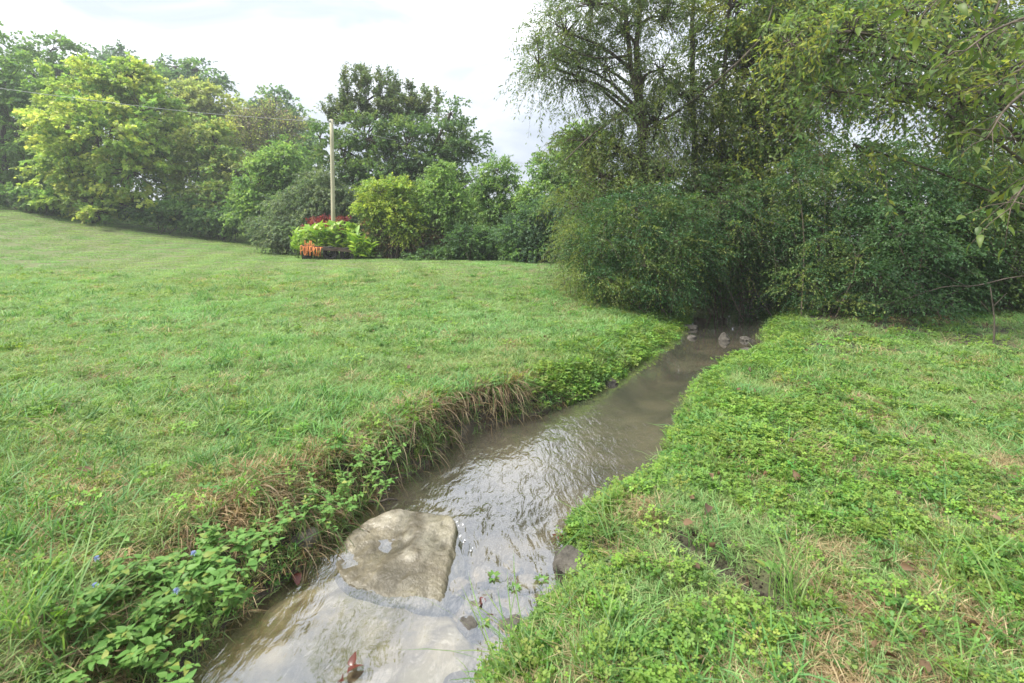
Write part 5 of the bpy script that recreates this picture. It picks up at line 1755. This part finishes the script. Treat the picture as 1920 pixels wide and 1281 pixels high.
for (u, v) in [(900, 1120), (912, 1126), (905, 1130), (1075, 1142), (925, 1150), (915, 1158), (1035, 1015), (1045, 1022), (660, 1250), (650, 1262), (640, 1270), (300, 1240), (330, 1225), (350, 1232)]:
    X, Y = px_ground([(u, v)], -0.04)[0]
    fallen(red_me[0], X, Y, max(ground(X, Y), float(water_z(Y))) + 0.006, 0.7 + 0.5 * rr.random(), 'wet maroon leaf snagged in the shallow foreground water', 'wet leaves in the shallows', 'wet_leaf')

litter_src = []
for k in range(2):
    o = bpy.data.objects.new('litter_leaf', broad_leaf('litter_leaf', 0.045, 0.03, 0.5 - k, 0.5, 4, 0.4, M_dead))
    litter_src.append(o)
x, y = sample_fan(1.3, 10.5, 16, 91)
f = fields(x, y)
n = len(x)
r = np.random.default_rng(92)
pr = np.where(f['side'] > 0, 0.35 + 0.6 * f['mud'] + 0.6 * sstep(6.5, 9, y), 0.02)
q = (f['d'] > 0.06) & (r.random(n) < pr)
x, y = x[q], y[q]
n = len(x)
s0 = (0.6 + 0.6 * r.random(n)) * (1 + 0.05 * y)
scatter('leaf_litter', 'scattered bits of brown leaf litter on the right bank', np.stack([x, y, terrain(x, y) + 0.02 + 0.03 * r.random(n)], 1), np.stack([0.6 * r.normal(size=n), 0.6 * r.normal(size=n), 6.28 * r.random(n)], 1),
        np.stack([s0, s0, s0], 1), np.ones((n, 3)), r.integers(0, 2, n), litter_src)

g = Geo()
pl = spline([P(655, 935, 3.22), P(690, 938, 3.2), P(720, 946, 3.18), P(745, 940, 3.22)], 9)
pl[:, 2] = 0.015 + 0.012 * np.sin(np.arange(9) * 1.3)
g.tube(pl - pl[0], np.linspace(0.013, 0.005, 9), 6)
g.tube([pl[4] - pl[0], pl[4] - pl[0] + np.array([0.05, 0.05, 0.03])], [0.006, 0.003], 5)
tag(add_obj('stick', g.mesh('stick', True), M_bark, None, tuple(pl[0])), 'dark forked stick lying in the water at the left bank above the boulder', 'stick')
g = Geo()
pl = spline([P(1640, 575, 9.1), P(1700, 560, 9.0), P(1770, 538, 8.9), P(1830, 536, 8.9), P(1900, 520, 8.8), P(1990, 512, 8.7)], 14)
g.tube(pl - pl[0], np.linspace(0.005, 0.016, 14), 6)
for k, d in ((4, (-0.5, -0.1, 0.25)), (7, (-0.6, 0.1, 0.3)), (9, (-0.5, 0.2, -0.22)), (11, (-0.6, -0.1, 0.35))):
    g.tube(spline([pl[k] - pl[0], pl[k] - pl[0] + np.array(d) * 0.6 + 0.03, pl[k] - pl[0] + np.array(d) * 1.3], 5), np.linspace(0.009, 0.003, 5), 5)
tag(add_obj('bare_branch', g.mesh('bare_branch', True), M_bark, None, tuple(pl[0])), 'bare grey branch reaching in from the right edge low before the thicket', 'branch')
X, Y, z = at_px(1862, 655, 0.25)
g = Geo()
pl = spline([(0, 0, -0.05), (0.02, 0, 0.4), (-0.02, 0.02, 0.9)], 8)
g.tube(pl, np.linspace(0.014, 0.006, 8), 6)
g.tube([pl[5], pl[5] + np.array([0.2, 0, 0.2])], [0.007, 0.003], 5)
g.tube([pl[4], pl[4] + np.array([-0.15, 0.05, 0.22])], [0.006, 0.003], 5)
tag(add_obj('dead_sapling', g.mesh('dead_sapling', True), M_bark, None, (X, Y, z)), 'thin dark dead sapling standing upright at the right edge before the thicket', 'sapling')

M_foam = noise_material('foam', (0.7, 0.72, 0.74), (0.85, 0.86, 0.88), 60, 0.6, 0.3)
g = Geo()
for k in range(46):
    if k % 2 or k >= 36:
        continue
    if k < 16:
        u, v = 620 + 120 * rr.random(), 0
        v = 1075 - 0.22 * u + 25 * rr.normal() * 0.3
    elif k < 36:
        t = rr.random()
        u, v = 850 + 36 * t + 5 * rr.normal(), 975 + 60 * t
    else:
        u, v = 920 + 60 * rr.random(), 1055 - 10 * rr.random()
    X, Y = px_ground([(u, v)], 0.0)[0]
    s_ = 0.0025 + 0.004 * rr.random()
    th = np.arange(7) * 2 * math.pi / 7
    z = float(water_z(Y)) + 0.004
    v0 = np.stack([X + s_ * np.cos(th) * (1 + 0.3 * rr.random()), Y + s_ * np.sin(th), np.full(7, z - 0.003)], 1)
    v1 = np.stack([X + 0.5 * s_ * np.cos(th), Y + 0.5 * s_ * np.sin(th), np.full(7, z + 0.003)], 1)
    g.add(np.concatenate([v0, v1]), [(i, (i + 1) % 7, 7 + (i + 1) % 7, 7 + i) for i in range(7)] + [tuple(range(7, 14))])
tag(add_obj('foam', g.mesh('foam', True), M_foam), 'small white foam flecks drifting around the boulder', None, None, 'stuff')

# ------------------------------------------------------------------ tree beyond the right edge with branches reaching into the picture
M_near = random_leaf_material('overhang_leaf', [(0.07, 0.13, 0.03), (0.11, 0.18, 0.03), (0.16, 0.23, 0.035), (0.09, 0.15, 0.035), (0.22, 0.25, 0.04)], 0.45, 0.4, 0.5)
near_me = [broad_leaf('overhang_leaf', 0.10, 0.042, c, 0.3, 6, 0.38, M_near) for c in (0.15, 0.45)]
bx, by = 5.9, 4.3
bz = ground(bx, by) - 0.1
root = empty('overhanging_tree', (bx, by, bz))
tag(root, 'tree beyond the right edge whose large-leaved branches hang into the top right corner', 'tree')
o3 = np.array([bx, by, bz])
g = Geo()
g.tube(spline([(0, 0, 0), (0.05, 0, 1.6), (-0.1, 0.1, 3.2), (-0.2, 0.1, 5.2)], 12), np.linspace(0.16, 0.09, 12), 10)
add_obj('trunk', g.mesh('overhang_trunk', True), M_bark, root)
cnt = 0
for (pts) in ([(2150, 60, 4.2), (2000, 20, 3.9), (1880, 50, 3.6), (1790, 110, 3.4)], [(2150, 120, 4.2), (2000, 130, 3.9), (1900, 190, 3.6), (1850, 260, 3.5)],
              [(2150, -20, 4.2), (1980, -80, 3.9), (1850, -60, 3.6), (1740, 10, 3.4)], [(2150, 260, 4.2), (2010, 290, 3.9), (1930, 340, 3.6), (1895, 390, 3.5)], [(2150, 20, 4.2), (2020, 60, 4.4), (1930, 120, 4.5), (1840, 170, 4.6)],
              [(2150, -60, 4.2), (1990, -140, 4.3), (1800, -110, 4.3), (1640, -20, 4.3)]):
    pl = spline([P(*q) - o3 for q in pts], 14)
    g = Geo()
    g.tube(pl, np.linspace(0.022, 0.004, 14), 6)
    for k in range(4, 14):
        for j in range(2):
            d = unit(pl[min(k + 1, 13)] - pl[k - 1]) + 0.9 * rr.normal(size=3)
            d[2] -= 0.25
            d = unit(d)
            ln = 0.16 + 0.16 * rr.random()
            e = pl[k] + d * ln - np.array([0, 0, 0.05])
            g.tube([pl[k], pl[k] + d * ln * 0.5, e], [0.004, 0.003, 0.0018], 4)
            for q in (0.45, 0.75, 1.0):
                if cnt >= 296 or rr.random() < 0.25:
                    continue
                a = 1 if (cnt % 2) else -1
                sdv = unit(np.cross(d, [0, 0, 1])) * a
                ld = unit(d * 0.7 + sdv * 0.7 + np.array([0, 0, -0.45]) + 0.2 * rr.normal(size=3))
                place_leaf(near_me[rr.integers(2)], root, pl[k] + (e - pl[k]) * q, ld, (0.4 * rr.normal(), 0.4 * rr.normal(), 1), 0.7 + 0.5 * rr.random())
                cnt += 1
    add_obj('branch', g.mesh('overhang_branch', True), M_twig, root)

# ------------------------------------------------------------------ crumbs of soil in the bare hollows
def crumb(seed):
    bm = bmesh.new()
    bmesh.ops.create_icosphere(bm, subdivisions=1, radius=0.012)
    for w in bm.verts:
        w.co *= 0.7 + 0.6 * mnoise.random()
        w.co.z *= 0.7
    me = bpy.data.meshes.new('soil_crumb')
    bm.to_mesh(me)
    bm.free()
    me.materials.append(M_soil)
    return bpy.data.objects.new('soil_crumb', me)


M_soil = noise_material('dark_soil', (0.014, 0.011, 0.009), (0.07, 0.055, 0.043), 40, 0.8, 0.5)
r = np.random.default_rng(404)
pts = []
for g_ in GULLY:
    n = 260
    pts.append(np.stack([g_[0] + r.normal(size=n) * g_[2] * 0.75, g_[1] + r.normal(size=n) * g_[2] * 0.75], 1))
n = 900
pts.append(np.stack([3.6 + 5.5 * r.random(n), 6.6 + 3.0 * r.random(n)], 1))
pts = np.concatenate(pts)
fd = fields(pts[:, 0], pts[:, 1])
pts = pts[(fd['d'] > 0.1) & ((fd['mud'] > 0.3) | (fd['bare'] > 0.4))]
n = len(pts)
s0 = (0.2 + 0.7 * r.random(n) ** 2) * (1 + 0.12 * pts[:, 1])
scatter('soil_crumbs', 'crumbly dark soil lying in the bare hollows of the right bank', np.stack([pts[:, 0], pts[:, 1], terrain(pts[:, 0], pts[:, 1])], 1), 6.28 * r.random((n, 3)), np.stack([s0, s0, s0], 1), np.ones((n, 3)), r.integers(0, 2, n), [crumb(1), crumb(2)])

# ------------------------------------------------------------------ light summer haze
g = Geo()
g.box((0, 0, 17), (1900, 1900, 37))
hz = add_obj('haze', g.mesh('haze'))
m, N, L, out = new_mat('haze')
pv = N.new('ShaderNodeVolumePrincipled')
pv.inputs['Color'].default_value = (0.90, 0.95, 1.0, 1)
pv.inputs['Density'].default_value = 0.0015
pv.inputs['Anisotropy'].default_value = 0.2
L.new(pv.outputs['Volume'], out.inputs['Volume'])
hz.data.materials.append(m)
tag(hz, 'thin pale haze hanging in the air over the lawn', None, None, 'stuff')
